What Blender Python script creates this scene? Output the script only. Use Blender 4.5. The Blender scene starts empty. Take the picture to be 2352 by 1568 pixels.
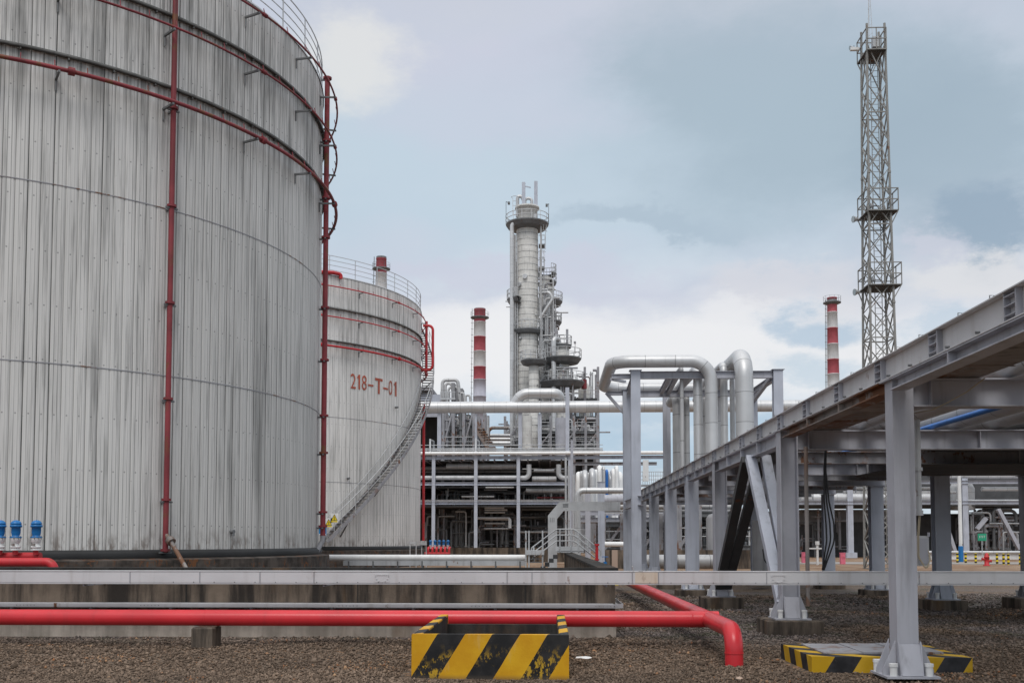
import bpy, math, random
import numpy as np
from mathutils import Vector, Matrix
R = math.radians
sc = bpy.context.scene
# ------------------------------------------------------------------ camera
F = 2287.0; YAW = 0.0367; PIT = math.atan(122/F); EYE = 1.6
cam_d = bpy.data.cameras.new('camera'); cam = bpy.data.objects.new('camera', cam_d)
sc.collection.objects.link(cam); sc.camera = cam
cam.location = (0, 0, EYE); cam.rotation_euler = (math.pi/2 + PIT, 0, YAW)
cam_d.sensor_fit = 'HORIZONTAL'; cam_d.sensor_width = 36; cam_d.lens = 36*F/2352
cam_d.shift_y = 0.1421; cam_d.clip_end = 4000; cam_d.clip_start = .1
# ------------------------------------------------------------------ world
SUN_EL, SUN_AZ = 52, 186
w = bpy.data.worlds.new('World'); sc.world = w; w.use_nodes = True
nt = w.node_tree; nt.nodes.clear()
def wn(t, **k):
    n = nt.nodes.new(t)
    for a, b in k.items(): setattr(n, a, b)
    return n
def wl(a, b): nt.links.new(a, b)
def wmath(op, a, b=None, c=None, clamp=False):
    n = wn('ShaderNodeMath', operation=op); n.use_clamp = clamp
    for i, q in enumerate((a, b, c)):
        if q is None: continue
        if isinstance(q, (int, float)): n.inputs[i].default_value = q
        else: wl(q, n.inputs[i])
    return n.outputs[0]
out = wn('ShaderNodeOutputWorld'); bg = wn('ShaderNodeBackground'); bg.inputs['Strength'].default_value = .1
sky = wn('ShaderNodeTexSky', sky_type='NISHITA'); sky.sun_disc = False
sky.sun_elevation = R(SUN_EL); sky.sun_rotation = R(SUN_AZ)
tc = wn('ShaderNodeTexCoord'); sep = wn('ShaderNodeSeparateXYZ'); wl(tc.outputs['Generated'], sep.inputs[0])
X_, Y_, Z_ = sep.outputs
zz = wmath('ADD', wmath('MAXIMUM', Z_, 0.0), .12)
cmb = wn('ShaderNodeCombineXYZ'); wl(wmath('DIVIDE', X_, zz), cmb.inputs[0]); wl(wmath('DIVIDE', Y_, zz), cmb.inputs[1])
n1 = wn('ShaderNodeTexNoise'); n1.inputs['Scale'].default_value = .9; n1.inputs['Detail'].default_value = 7; n1.inputs['Roughness'].default_value = .5
n2 = wn('ShaderNodeTexNoise'); n2.inputs['Scale'].default_value = 3.2; n2.inputs['Detail'].default_value = 5; n2.inputs['Roughness'].default_value = .55
mp = wn('ShaderNodeMapping'); mp.inputs['Location'].default_value = (3.1, .7, 0); mp.inputs['Scale'].default_value = (1, .55, 1)
wl(cmb.outputs[0], mp.inputs[0]); wl(mp.outputs[0], n1.inputs['Vector'])
mp2 = wn('ShaderNodeMapping'); mp2.inputs['Scale'].default_value = (1.6, 1.6, 4.0); wl(tc.outputs['Generated'], mp2.inputs[0]); wl(mp2.outputs[0], n2.inputs['Vector'])
# elevation profile of the overcast: pale blue at the skyline, a bright bank of cloud, blue grey above
ev = wmath('ADD', Z_, wmath('MULTIPLY', wmath('SUBTRACT', n2.outputs[0], .5), .16))
rp = wn('ShaderNodeValToRGB'); wl(ev, rp.inputs[0])
def lin(c): return tuple(((v/255)/12.92 if v/255 <= .04045 else ((v/255+.055)/1.055)**2.4) for v in c) + (1,)
stops = [(0, (200, 212, 222)), (.085, (184, 205, 222)), (.13, (224, 230, 237)), (.165, (240, 240, 241)), (.205, (236, 236, 239)), (.25, (204, 211, 224)),
         (.31, (196, 212, 225)), (.38, (197, 213, 225)), (.46, (203, 209, 223)), (.62, (204, 206, 212)), (1, (212, 212, 212))]
cr = rp.color_ramp
while len(cr.elements) < len(stops): cr.elements.new(.5)
for e, (p, c) in zip(cr.elements, stops): e.position = p; e.color = lin(c)
# broad dark and light masses; greyer to the right (towards +X)
mrx = wn('ShaderNodeMapRange'); wl(X_, mrx.inputs[0]); mrx.inputs[1].default_value = .02; mrx.inputs[2].default_value = .45; mrx.inputs[3].default_value = 0; mrx.inputs[4].default_value = 1
mrx.interpolation_type = 'SMOOTHSTEP'
mrz = wn('ShaderNodeMapRange'); wl(Z_, mrz.inputs[0]); mrz.inputs[1].default_value = .12; mrz.inputs[2].default_value = .4; mrz.inputs[3].default_value = .25; mrz.inputs[4].default_value = 1
dk = wmath('MULTIPLY', wmath('MULTIPLY', mrx.outputs[0], mrz.outputs[0]), .15)
mrf = wn('ShaderNodeMapRange'); wl(Z_, mrf.inputs[0]); mrf.inputs[1].default_value = .75; mrf.inputs[2].default_value = .5; mrf.inputs[3].default_value = 0; mrf.inputs[4].default_value = 1
mpw = wn('ShaderNodeMapRange'); wl(X_, mpw.inputs[0]); mpw.inputs[1].default_value = -.1; mpw.inputs[2].default_value = .3; mpw.inputs[3].default_value = .5; mpw.inputs[4].default_value = 2.2
nn = wmath('MULTIPLY', wmath('SUBTRACT', n1.outputs[0], .5), wmath('MULTIPLY', mpw.outputs[0], mrf.outputs[0]))
dk = wmath('ADD', dk, nn)
dkc = wmath('MAXIMUM', wmath('MINIMUM', dk, .8), 0)
mixd = wn('ShaderNodeMixRGB'); wl(dkc, mixd.inputs[0]); wl(rp.outputs[0], mixd.inputs[1]); mixd.inputs[2].default_value = lin((160, 178, 192))
wh = wmath('MULTIPLY', wmath('MAXIMUM', wmath('SUBTRACT', n2.outputs[0], .53), 0), 4.5, clamp=True)
whm = wn('ShaderNodeMapRange'); wl(Z_, whm.inputs[0]); whm.inputs[1].default_value = .3; whm.inputs[2].default_value = .14; whm.inputs[3].default_value = 0.1; whm.inputs[4].default_value = 1
mixw = wn('ShaderNodeMixRGB'); wl(wmath('MULTIPLY', wh, whm.outputs[0]), mixw.inputs[0]); wl(mixd.outputs[0], mixw.inputs[1]); mixw.inputs[2].default_value = lin((240, 240, 242))
ysafe = wmath('MAXIMUM', Y_, .05); A_ = wmath('DIVIDE', X_, ysafe); E_ = wmath('DIVIDE', Z_, ysafe); fwd = wmath('GREATER_THAN', Y_, .06)
n3 = wn('ShaderNodeTexNoise'); n3.inputs['Scale'].default_value = 7; n3.inputs['Detail'].default_value = 10; n3.inputs['Roughness'].default_value = .64
mp3 = wn('ShaderNodeMapping'); mp3.inputs['Scale'].default_value = (1, 1, 1.9); wl(tc.outputs['Generated'], mp3.inputs[0]); wl(mp3.outputs[0], n3.inputs['Vector'])
sc3_ = wn('ShaderNodeSeparateColor'); wl(n3.outputs['Color'], sc3_.inputs[0])
Aw = wmath('ADD', A_, wmath('MULTIPLY', wmath('SUBTRACT', sc3_.outputs[0], .5), .22)); Ew = wmath('ADD', E_, wmath('MULTIPLY', wmath('SUBTRACT', sc3_.outputs[1], .5), .13))
cur = mixw.outputs[0]
for (bx_, by_, rx_, ry_, colr, am) in ((1760, 240, 520, 300, (168, 186, 199), .85), (2200, 330, 260, 260, (163, 181, 195), .8), (1500, 505, 230, 30, (177, 194, 208), .9), (2275, 530, 105, 90, (152, 172, 190), .85), (1250, 330, 420, 170, (196, 212, 225), .6),
        (1130, 190, 330, 130, (206, 208, 224), .45), (790, 90, 170, 110, (231, 231, 229), .8), (1450, 770, 700, 75, (240, 240, 241), .8), (1150, 640, 420, 35, (206, 208, 223), .6), (1800, 635, 180, 50, (218, 218, 224), .7), (2230, 625, 190, 45, (226, 226, 228), .8), (2130, 560, 90, 40, (210, 211, 223), .6),
        (1880, 730, 110, 50, (178, 198, 216), .8), (1900, 860, 120, 60, (190, 208, 222), .7), (2140, 740, 120, 60, (190, 207, 222), .7), (1720, 690, 130, 40, (236, 236, 238), .7), (1500, 985, 600, 45, (176, 199, 218), .7)):
    u_ = wmath('DIVIDE', wmath('SUBTRACT', Aw, (bx_-1260)/F), rx_/F); v_ = wmath('DIVIDE', wmath('SUBTRACT', Ew, (1240-by_)/F), ry_/F)
    dd = wmath('SQRT', wmath('ADD', wmath('MULTIPLY', u_, u_), wmath('MULTIPLY', v_, v_)))
    mr_ = wn('ShaderNodeMapRange'); mr_.interpolation_type = 'SMOOTHSTEP'; wl(dd, mr_.inputs[0]); mr_.inputs[1].default_value = 1.3; mr_.inputs[2].default_value = .45; mr_.inputs[3].default_value = 0; mr_.inputs[4].default_value = am
    mx_ = wn('ShaderNodeMixRGB'); wl(wmath('MULTIPLY', mr_.outputs[0], fwd), mx_.inputs[0]); wl(cur, mx_.inputs[1]); mx_.inputs[2].default_value = lin(colr); cur = mx_.outputs[0]
# overcast is brighter towards the zenith
zb = wn('ShaderNodeMapRange'); wl(Z_, zb.inputs[0]); zb.inputs[1].default_value = .5; zb.inputs[2].default_value = 1; zb.inputs[3].default_value = 9.6; zb.inputs[4].default_value = 22
vm = wn('ShaderNodeVectorMath', operation='SCALE'); wl(cur, vm.inputs[0]); wl(zb.outputs[0], vm.inputs['Scale'])
vs = wn('ShaderNodeVectorMath', operation='SCALE'); wl(sky.outputs[0], vs.inputs[0]); vs.inputs['Scale'].default_value = .06
va = wn('ShaderNodeVectorMath', operation='ADD'); wl(vm.outputs[0], va.inputs[0]); wl(vs.outputs[0], va.inputs[1])
wl(va.outputs[0], bg.inputs[0]); wl(bg.outputs[0], out.inputs[0])
sun_d = bpy.data.lights.new('sun', 'SUN'); sun = bpy.data.objects.new('sun', sun_d); sc.collection.objects.link(sun)
sun_d.energy = 1.4; sun_d.angle = R(25); sun_d.color = (1, .97, .93)
az, el = R(SUN_AZ), R(SUN_EL)
sd = Vector((math.sin(az)*math.cos(el), math.cos(az)*math.cos(el), math.sin(el)))
sun.rotation_euler = sd.to_track_quat('Z', 'Y').to_euler()
sc.view_settings.view_transform = 'Standard'; sc.view_settings.look = 'None'
sc.view_settings.exposure = 0; sc.view_settings.gamma = 1; sc.view_settings.use_curve_mapping = False

# ------------------------------------------------------------------ helpers
_r = Vector((math.cos(YAW), math.sin(YAW), 0)); _f = Vector((-math.sin(YAW)*math.cos(PIT), math.cos(YAW)*math.cos(PIT), math.sin(PIT))); _u = _r.cross(_f)
def at(x, y, Y):
    """world point at depth Y whose measured bearing is (x, y)"""
    d = _f + _r*((x-1176)/F) - _u*((y-1118)/F)
    return Vector((0, 0, EYE)) + d*(Y/d.y)
def ax(x, Y, y=1240): return at(x, y, Y).x
def az_(y, Y, x=1260): return at(x, y, Y).z
MATS = {}
def V(*a): return Vector(a)
class MB:
    def __init__(s): s.v = []; s.f = []; s.u = []; s.s = []; s.mk = []
    def mark(s): s.mk.append((len(s.v), len(s.f))); return s
    def add(s, vs, fs, smooth=False, uvs=None):
        o = len(s.v); s.v += [tuple(q) for q in vs]
        for i, f in enumerate(fs):
            s.f.append([o+k for k in f]); s.u.append(uvs[i] if uvs else None); s.s.append(smooth)
        return s
    def box(s, x0, y0, z0, x1, y1, z1):
        x0, x1 = sorted((x0, x1)); y0, y1 = sorted((y0, y1)); z0, z1 = sorted((z0, z1))
        v = [(x, y, z) for z in (z0, z1) for y in (y0, y1) for x in (x0, x1)]
        return s.add(v, [(0, 2, 3, 1), (4, 5, 7, 6), (0, 1, 5, 4), (2, 6, 7, 3), (0, 4, 6, 2), (1, 3, 7, 5)])
    def frame(s, p0, p1, up):
        p0, p1 = Vector(p0), Vector(p1); d = (p1-p0).normalized(); up = Vector(up)
        if abs(d.dot(up.normalized())) > .98: up = V(0, 1, 0) if abs(d.y) < .9 else V(1, 0, 0)
        side = d.cross(up).normalized(); upn = side.cross(d).normalized()
        return p0, p1, side, upn
    def prism(s, p0, p1, prof, up=(0, 0, 1)):
        p0, p1, sd, un = s.frame(p0, p1, up); n = len(prof)
        v = [p0+sd*a+un*b for a, b in prof] + [p1+sd*a+un*b for a, b in prof]
        fs = [(i, (i+1) % n, n+(i+1) % n, n+i) for i in range(n)] + [tuple(range(n))[::-1], tuple(range(n, 2*n))]
        return s.add(v, fs)
    def bar(s, p0, p1, w, h=None, up=(0, 0, 1)):
        h = h or w; a, b = w/2, h/2
        return s.prism(p0, p1, [(-a, -b), (a, -b), (a, b), (-a, b)], up)
    def ibeam(s, p0, p1, h, w, up=(0, 0, 1), tf=.018, tw=.012):
        a, b, t = w/2, h/2, tw/2
        return s.prism(p0, p1, [(-a, -b), (a, -b), (a, -b+tf), (t, -b+tf), (t, b-tf), (a, b-tf), (a, b), (-a, b), (-a, b-tf), (-t, b-tf), (-t, -b+tf), (-a, -b+tf)], up)
    def chan(s, p0, p1, h, w, up=(0, 0, 1), t=.012):
        b = h/2
        return s.prism(p0, p1, [(0, -b), (w, -b), (w, -b+t), (t, -b+t), (t, b-t), (w, b-t), (w, b), (0, b)], up)
    def tube(s, pts, r, n=12, bend=0, caps=True, bn=6, closed=False):
        P = [Vector(p) for p in pts]
        if bend:
            Q = [P[0]]
            for i in range(1, len(P)-1):
                a, b, c = P[i-1], P[i], P[i+1]; d1 = (a-b); d2 = (c-b)
                ang = d1.angle(d2)
                if ang > 3.1: Q.append(b); continue
                L = min(bend/math.tan(ang/2), d1.length*.48, d2.length*.48); s1 = b+d1.normalized()*L; s2 = b+d2.normalized()*L
                rr = L*math.tan(ang/2); cen = b+(d1.normalized()+d2.normalized()).normalized()*(rr/math.sin(ang/2))
                e1, e2 = s1-cen, s2-cen; tot = e1.angle(e2); axis = e1.cross(e2).normalized()
                for k in range(bn+1): Q.append(cen+Matrix.Rotation(tot*k/bn, 3, axis) @ e1)
            Q.append(P[-1]); P = Q
        m = len(P); vs = []; L = 0; Ls = []
        def tan(i):
            if closed: return (P[(i+1) % m]-P[i-1]).normalized()
            if i == 0: return (P[1]-P[0]).normalized()
            if i == m-1: return (P[-1]-P[-2]).normalized()
            return ((P[i+1]-P[i]).normalized()+(P[i]-P[i-1]).normalized()).normalized()
        t0 = tan(0); up = V(0, 0, 1) if abs(t0.z) < .9 else V(0, 1, 0)
        nr = t0.cross(up).normalized(); radii = r if hasattr(r, '__len__') else [r]*m
        for i in range(m):
            t = tan(i); nr = (nr-t*nr.dot(t)).normalized(); bi = t.cross(nr)
            if i: L += (P[i]-P[i-1]).length
            Ls.append(L)
            for k in range(n):
                a = 2*math.pi*k/n; vs.append(P[i]+(nr*math.cos(a)+bi*math.sin(a))*radii[i])
        fs = []; uv = []
        rng = m if closed else m-1
        for i in range(rng):
            j = (i+1) % m; l0 = Ls[i]; l1 = Ls[j] if j else L+(P[0]-P[-1]).length
            for k in range(n):
                k2 = (k+1) % n
                fs.append((i*n+k, i*n+k2, j*n+k2, j*n+k)); uv.append([(k/n, l0), ((k+1)/n, l0), ((k+1)/n, l1), (k/n, l1)])
        s.add(vs, fs, True, uv)
        if caps and not closed: s.add([vs[k] for k in range(n)], [tuple(range(n))[::-1]]); s.add(vs[-n:], [tuple(range(n))])
        return s
    def cyl(s, p0, p1, r, n=14): return s.tube([p0, p1], r, n)
    def lathe(s, c, prof, n=32, a0=0, a1=2*math.pi, smooth=True):
        c = Vector(c); full = abs(a1-a0-2*math.pi) < 1e-6; m = n if full else n+1; vs = []
        for (r, z) in prof:
            for k in range(m):
                a = a0+(a1-a0)*k/n; vs.append((c.x+r*math.cos(a), c.y+r*math.sin(a), c.z+z))
        fs = []; uv = []; L = 0
        for i in range(len(prof)-1):
            l2 = L+math.hypot(prof[i+1][0]-prof[i][0], prof[i+1][1]-prof[i][1])
            for k in range(n):
                k2 = (k+1) % m if full else k+1
                fs.append((i*m+k, i*m+k2, (i+1)*m+k2, (i+1)*m+k)); uv.append([(k/n, L), ((k+1)/n, L), ((k+1)/n, l2), (k/n, l2)])
            L = l2
        return s.add(vs, fs, smooth, uv)
    def each(s, name, m, parent=None):
        mk = s.mk+[(len(s.v), len(s.f))]; out = []
        for (a, fa), (b, fb) in zip(mk, mk[1:]):
            q = MB(); q.v = s.v[a:b]; q.f = [[k-a for k in f] for f in s.f[fa:fb]]; q.u = s.u[fa:fb]; q.s = s.s[fa:fb]; out.append(q.build(name, m, parent))
        return out
    def build(s, name, m, parent=None, origin=None):
        me = bpy.data.meshes.new(name)
        base = WL[parent.name] if parent else (Vector(origin) if origin is not None else None)
        if base is None:
            A = np.array(s.v); base = V(*( (A.min(0)+A.max(0))/2)); base.z = A[:, 2].min()
        me.from_pydata([(a-base.x, b-base.y, c-base.z) for a, b, c in s.v], [], s.f)
        me.polygons.foreach_set('use_smooth', s.s)
        if any(u is not None for u in s.u):
            ul = me.uv_layers.new(name='uv'); fl = []
            for f, u in zip(s.f, s.u): fl += [c for q in (u if u else [(0, .5)]*len(f)) for c in q]
            ul.data.foreach_set('uv', fl)
        me.materials.append(m if not isinstance(m, str) else MATS[m]); me.validate()
        o = bpy.data.objects.new(name, me); sc.collection.objects.link(o)
        if parent: o.parent = parent
        else: o.location = base
        WL[o.name] = base
        return o
WL = {}
def tag(o, label=None, cat=None, group=None, kind=None):
    if label: o['label'] = label
    if cat: o['category'] = cat
    if group: o['group'] = group
    if kind: o['kind'] = kind
    return o
def thing(name, label, cat, loc, group=None):
    o = bpy.data.objects.new(name, None); sc.collection.objects.link(o); o.location = loc; o.empty_display_size = .2
    WL[o.name] = Vector(loc); return tag(o, label, cat, group)
def dup(o, off, label=None, parent=None):
    c = o.copy(); sc.collection.objects.link(c)
    if parent is None: c.location = o.location+Vector(off)
    c.parent = parent; WL[c.name] = WL[o.name]+Vector(off)
    if label: c['label'] = label
    for ch in o.children: dup(ch, off, None, c)
    return c

# ------------------------------------------------------------------ materials
class NT:
    def __init__(s, name):
        s.m = bpy.data.materials.new(name); s.m.use_nodes = True; s.t = s.m.node_tree; s.b = s.t.nodes['Principled BSDF']
        g = s.n('ShaderNodeNewGeometry'); s.pos = g.outputs['Position']; MATS[name] = s.m
    def n(s, t, **k):
        q = s.t.nodes.new(t)
        for a, b in k.items(): setattr(q, a, b)
        return q
    def l(s, a, b): s.t.links.new(a, b)
    def math(s, op, *a, clamp=False):
        q = s.n('ShaderNodeMath', operation=op); q.use_clamp = clamp
        for i, v in enumerate(a):
            if isinstance(v, (int, float)): q.inputs[i].default_value = v
            else: s.l(v, q.inputs[i])
        return q.outputs[0]
    def noise(s, scale, sv=(1, 1, 1), detail=5, rough=.55, src=None, loc=(0, 0, 0)):
        m = s.n('ShaderNodeMapping'); m.inputs['Scale'].default_value = sv; m.inputs['Location'].default_value = loc
        s.l(src or s.pos, m.inputs[0]); q = s.n('ShaderNodeTexNoise'); q.inputs['Scale'].default_value = scale
        q.inputs['Detail'].default_value = detail; q.inputs['Roughness'].default_value = rough; s.l(m.outputs[0], q.inputs['Vector'])
        return q.outputs[0]
    def ramp(s, v, a, b, lo=0, hi=1, smooth=True):
        q = s.n('ShaderNodeMapRange'); s.l(v, q.inputs[0])
        for i, k in enumerate((a, b, lo, hi)): q.inputs[i+1].default_value = k
        if smooth: q.interpolation_type = 'SMOOTHSTEP'
        return q.outputs[0]
    def mix(s, f, a, b, mode='MIX'):
        q = s.n('ShaderNodeMixRGB', blend_type=mode)
        for i, v in enumerate((f, a, b)):
            if isinstance(v, (int, float)): q.inputs[i].default_value = v
            elif isinstance(v, tuple): q.inputs[i].default_value = v if len(v) == 4 else v+(1,)
            else: s.l(v, q.inputs[i])
        return q.outputs[0]
    def bump(s, h, dist=.01, st=.5):
        q = s.n('ShaderNodeBump'); q.inputs['Strength'].default_value = st; q.inputs['Distance'].default_value = dist
        s.l(h, q.inputs['Height']); s.l(q.outputs[0], s.b.inputs['Normal'])
    def fin(s, col, rough=.6, metal=0, spec=.4):
        s.l(col, s.b.inputs['Base Color']) if not isinstance(col, tuple) else setattr(s.b.inputs['Base Color'], 'default_value', col+(1,) if len(col) == 3 else col)
        if isinstance(rough, (int, float)): s.b.inputs['Roughness'].default_value = rough
        else: s.l(rough, s.b.inputs['Roughness'])
        s.b.inputs['Metallic'].default_value = metal; s.b.inputs['Specular IOR Level'].default_value = spec
        return s.m
def sc3(c, k): return tuple(min(1, v*k) for v in c[:3])
def paint(name, c, var=.2, streak=.25, rust=.0, rough=.55, metal=0, ns=1.0, rustc=(.16, .065, .025), bands=0, dirt=(.07, .065, .06), spec=.4):
    t = NT(name)
    n = t.noise(1.3*ns, detail=6); col = t.mix(t.ramp(n, .3, .7), sc3(c, 1-var), sc3(c, 1+var*.6))
    if streak:
        s_ = t.noise(2.2*ns, (3, 3, .22), 5, .6); col = t.mix(t.math('MULTIPLY', t.ramp(s_, .5, .78), streak*2, clamp=True), col, sc3(dirt, 1))
    if rust:
        r1 = t.noise(3.5*ns, (1, 1, .6), 8, .7, loc=(7, 3, 1)); r2 = t.noise(.5*ns, detail=2)
        th = t.math('MULTIPLY', t.ramp(r1, .62-rust*.2, .68-rust*.2), t.ramp(r2, .42, .62)); col = t.mix(th, col, rustc)
    h = t.noise(60, detail=3)
    if bands:
        uvn = t.n('ShaderNodeUVMap'); sp = t.n('ShaderNodeSeparateXYZ'); t.l(uvn.outputs[0], sp.inputs[0])
        fr = t.math('FRACT', t.math('DIVIDE', sp.outputs[1], bands)); ln = t.math('LESS_THAN', fr, .022)
        wn_ = t.n('ShaderNodeTexWhiteNoise', noise_dimensions='1D'); t.l(t.math('FLOOR', t.math('DIVIDE', sp.outputs[1], bands)), wn_.inputs['W'])
        col = t.mix(t.math('MULTIPLY', wn_.outputs[0], .22), col, sc3(c, .55)); col = t.mix(t.math('MULTIPLY', ln, .7), col, sc3(c, .25))
    t.bump(h, .003, .25)
    return t.fin(col, rough, metal, spec)
paint('steel', (.40, .405, .445), .12, .2, .0, .5)
paint('steel_light', (.46, .485, .55), .10, .18, .0, .5)
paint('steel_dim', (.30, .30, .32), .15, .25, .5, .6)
paint('steel_rusty', (.26, .235, .22), .25, .5, 1.0, .7)
paint('beam_cream', (.56, .555, .565), .08, .14, .03, .55, dirt=(.2, .16, .12))
paint('beam_stain', (.60, .52, .43), .08, .25, .3, .6, dirt=(.35, .22, .12))
paint('galv', (.50, .51, .52), .15, .15, .1, .5, .25)
paint('galv_dark', (.16, .165, .17), .2, .3, .1, .6, .2)
paint('tower_steel', (.27, .265, .25), .15, .2, .1, .6)
paint('girder_dark', (.12, .12, .115), .3, .4, .1, .8)
paint('grating', (.07, .07, .07), .3, .2, .3, .8)
paint('insul', (.60, .605, .61), .07, .10, .0, .42, .35, bands=1.1)
paint('insul_dim', (.50, .50, .50), .10, .2, .0, .5, .2, bands=1.6)
paint('column_clad', (.66, .65, .62), .12, .25, .05, .75, .0, bands=.42, spec=.2)
paint('red_pipe', (.60, .032, .042), .13, .14, .0, .3, dirt=(.28, .04, .04))
paint('red_old', (.23, .034, .042), .3, .4, .5, .6, dirt=(.09, .03, .03))
paint('red_bright', (.50, .028, .035), .15, .15, .1, .45)
paint('pink_paint', (.72, .17, .24), .1, .1, .0, .6)
paint('white_paint', (.72, .72, .71), .08, .12, .05, .5)
paint('white_trunk', (.82, .82, .81), .06, .08, .0, .5)
paint('black_paint', (.022, .022, .022), .3, .0, .0, .6)
paint('brace_dark', (.055, .057, .06), .2, .1, .2, .65)
paint('blue_valve', (.015, .16, .42), .12, .1, .0, .35)
paint('blue_pipe', (.03, .16, .5), .1, .1, .0, .4)
paint('tan_board', (.42, .31, .24), .1, .1, .0, .8)
paint('cable', (.02, .02, .022), .1, 0, 0, .6)
paint('cable_tan', (.42, .36, .26), .1, 0, 0, .6)
paint('rubble', (.075, .062, .053), .6, .4, .5, .9, ns=2.5, dirt=(.02, .018, .016))
paint('chimney_red', (.43, .095, .115), .12, .2, .0, .7, dirt=(.2, .05, .05))
paint('chimney_white', (.60, .60, .60), .08, .15, .0, .7)
paint('chimney_grey', (.42, .42, .48), .08, .15, .0, .7)
paint('building_dark', (.085, .085, .088), .2, .3, .0, .8)
paint('building_grey', (.25, .25, .26), .12, .3, .0, .7)
paint('far_brown', (.22, .15, .11), .3, .2, .0, .9)
paint('green_sign', (.02, .30, .17), .05, 0, 0, .5)
paint('sign_yellow', (.80, .60, .02), .03, 0, 0, .5)
paint('sign_white', (.78, .78, .76), .03, 0, 0, .5)
paint('sign_blue', (.02, .22, .5), .03, 0, 0, .5)
paint('letter_red', (.42, .09, .05), .25, .4, .0, .7, dirt=(.35, .25, .2))
paint('road', (.30, .28, .26), .15, .1, .0, .9)
paint('light_glass', (.35, .40, .42), .1, 0, 0, .2, .3)

def cladding(name, base, girders, dirty):
    t = NT(name); uv = t.n('ShaderNodeUVMap'); sp = t.n('ShaderNodeSeparateXYZ'); t.l(uv.outputs[0], sp.inputs[0]); U, Vv = sp.outputs[0], sp.outputs[1]
    s1 = t.noise(1.6, (1, .05, 1), 6, .6, uv.outputs[0]); s2 = t.noise(9, (1, .035, 1), 4, .6, uv.outputs[0]); s3 = t.noise(.35, (1, .25, 1), 4, .5, uv.outputs[0])
    col = t.mix(t.ramp(s3, .3, .7), sc3(base, .9), sc3(base, 1.06))
    pn = t.n('ShaderNodeTexWhiteNoise', noise_dimensions='1D'); t.l(t.math('FLOOR', t.math('DIVIDE', U, .54)), pn.inputs['W'])
    col = t.mix(t.math('MULTIPLY', pn.outputs[0], .16), col, sc3(base, .6))
    col = t.mix(t.ramp(s2, .5, .7, 0, .5), col, (.12, .12, .115)); col = t.mix(t.ramp(s1, .52, .72, 0, .62*dirty), col, (.08, .08, .075)); s4 = t.noise(3.3, (1, .03, 1), 5, .65, uv.outputs[0], (40, 0, 0)); col = t.mix(t.ramp(s4, .58, .7, 0, .5*dirty), col, (.055, .055, .052))
    # seams of the panels, each grimed differently
    fr = t.math('FRACT', t.math('DIVIDE', U, .27)); gl = t.math('ADD', t.math('LESS_THAN', fr, .07), t.math('GREATER_THAN', fr, .965))
    pn2 = t.n('ShaderNodeTexWhiteNoise', noise_dimensions='1D'); t.l(t.math('FLOOR', t.math('ADD', t.math('DIVIDE', U, .27), .5)), pn2.inputs['W'])
    k = t.math('MULTIPLY', gl, t.math('ADD', t.math('MULTIPLY', t.math('POWER', pn2.outputs[0], 2.5), .65), .36)); sv = t.noise(1.0, (4, .12, 1), 5, .6, uv.outputs[0])
    col = t.mix(t.math('MULTIPLY', k, t.ramp(sv, .3, .6, .35, 1)), col, (.035, .035, .033))
    rl_ = t.math('LESS_THAN', t.math('FRACT', t.math('DIVIDE', U, .09)), .22); rv = t.noise(2.5, (1, .08, 1), 4, .6, uv.outputs[0], (6, 1, 0))
    col = t.mix(t.math('MULTIPLY', rl_, t.ramp(rv, .35, .65, .12, .62)), col, (.08, .08, .078))
    # run-off grime below each girder and all over the upper courses
    g = None
    for gz in girders:
        a = t.math('SUBTRACT', gz, Vv); m_ = t.math('MULTIPLY', t.ramp(a, -.05, .05), t.ramp(a, 1.5, .1)); g = m_ if g is None else t.math('MAXIMUM', g, m_)
    ru = t.noise(5, (1, .05, 1), 5, .65, uv.outputs[0], (3, 0, 0)); col = t.mix(t.math('MULTIPLY', t.math('MULTIPLY', g, t.ramp(ru, .35, .65)), .5), col, (.06, .06, .055))
    up = t.ramp(Vv, girders[0]-2.2, girders[0]+.4); ru2 = t.noise(2.3, (1, .06, 1), 6, .7, uv.outputs[0], (9, 0, 0))
    col = t.mix(t.math('MULTIPLY', t.math('MULTIPLY', up, t.ramp(ru2, .46, .66)), .62*dirty), col, (.075, .075, .07))
    ro = t.noise(1.1, (1, .1, 1), 5, .6, uv.outputs[0], (20, 4, 0)); col = t.mix(t.ramp(ro, .72, .8, 0, .35), col, (.3, .2, .1))
    lo = t.ramp(Vv, .7, .0); ru3 = t.noise(5, (1, .3, 1), 5, .7, uv.outputs[0]); col = t.mix(t.math('MULTIPLY', lo, t.ramp(ru3, .45, .65, 0, .8)), col, (.12, .085, .065))
    # rivets in rows across the sheets
    ru_ = t.math('ABSOLUTE', t.math('SUBTRACT', t.math('FRACT', t.math('ADD', t.math('DIVIDE', U, .27), t.math('MULTIPLY', pn2.outputs[0], .0))), .5)); rvv = t.math('ABSOLUTE', t.math('SUBTRACT', t.math('FRACT', t.math('ADD', t.math('DIVIDE', Vv, 1.27), t.math('MULTIPLY', pn.outputs[0], .02))), .5))
    rd = t.math('ADD', t.math('POWER', t.math('MULTIPLY', ru_, .27), 2), t.math('POWER', t.math('MULTIPLY', rvv, 1.27), 2)); col = t.mix(t.math('MULTIPLY', t.math('LESS_THAN', rd, .00035), .6), col, (.07, .07, .07))
    vo = t.noise(14, (1, 1, 1), 1, .5, uv.outputs[0]); col = t.mix(t.ramp(vo, .77, .8, 0, .5), col, (.08, .08, .08))
    h = t.math('ADD', t.math('MULTIPLY', t.math('SINE', t.math('MULTIPLY', U, 2*math.pi/.09)), .5), t.noise(4, (1, .2, 1), 2, .5, uv.outputs[0]))
    t.bump(h, .006, .5)
    return t.fin(col, .6, .08)
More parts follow.
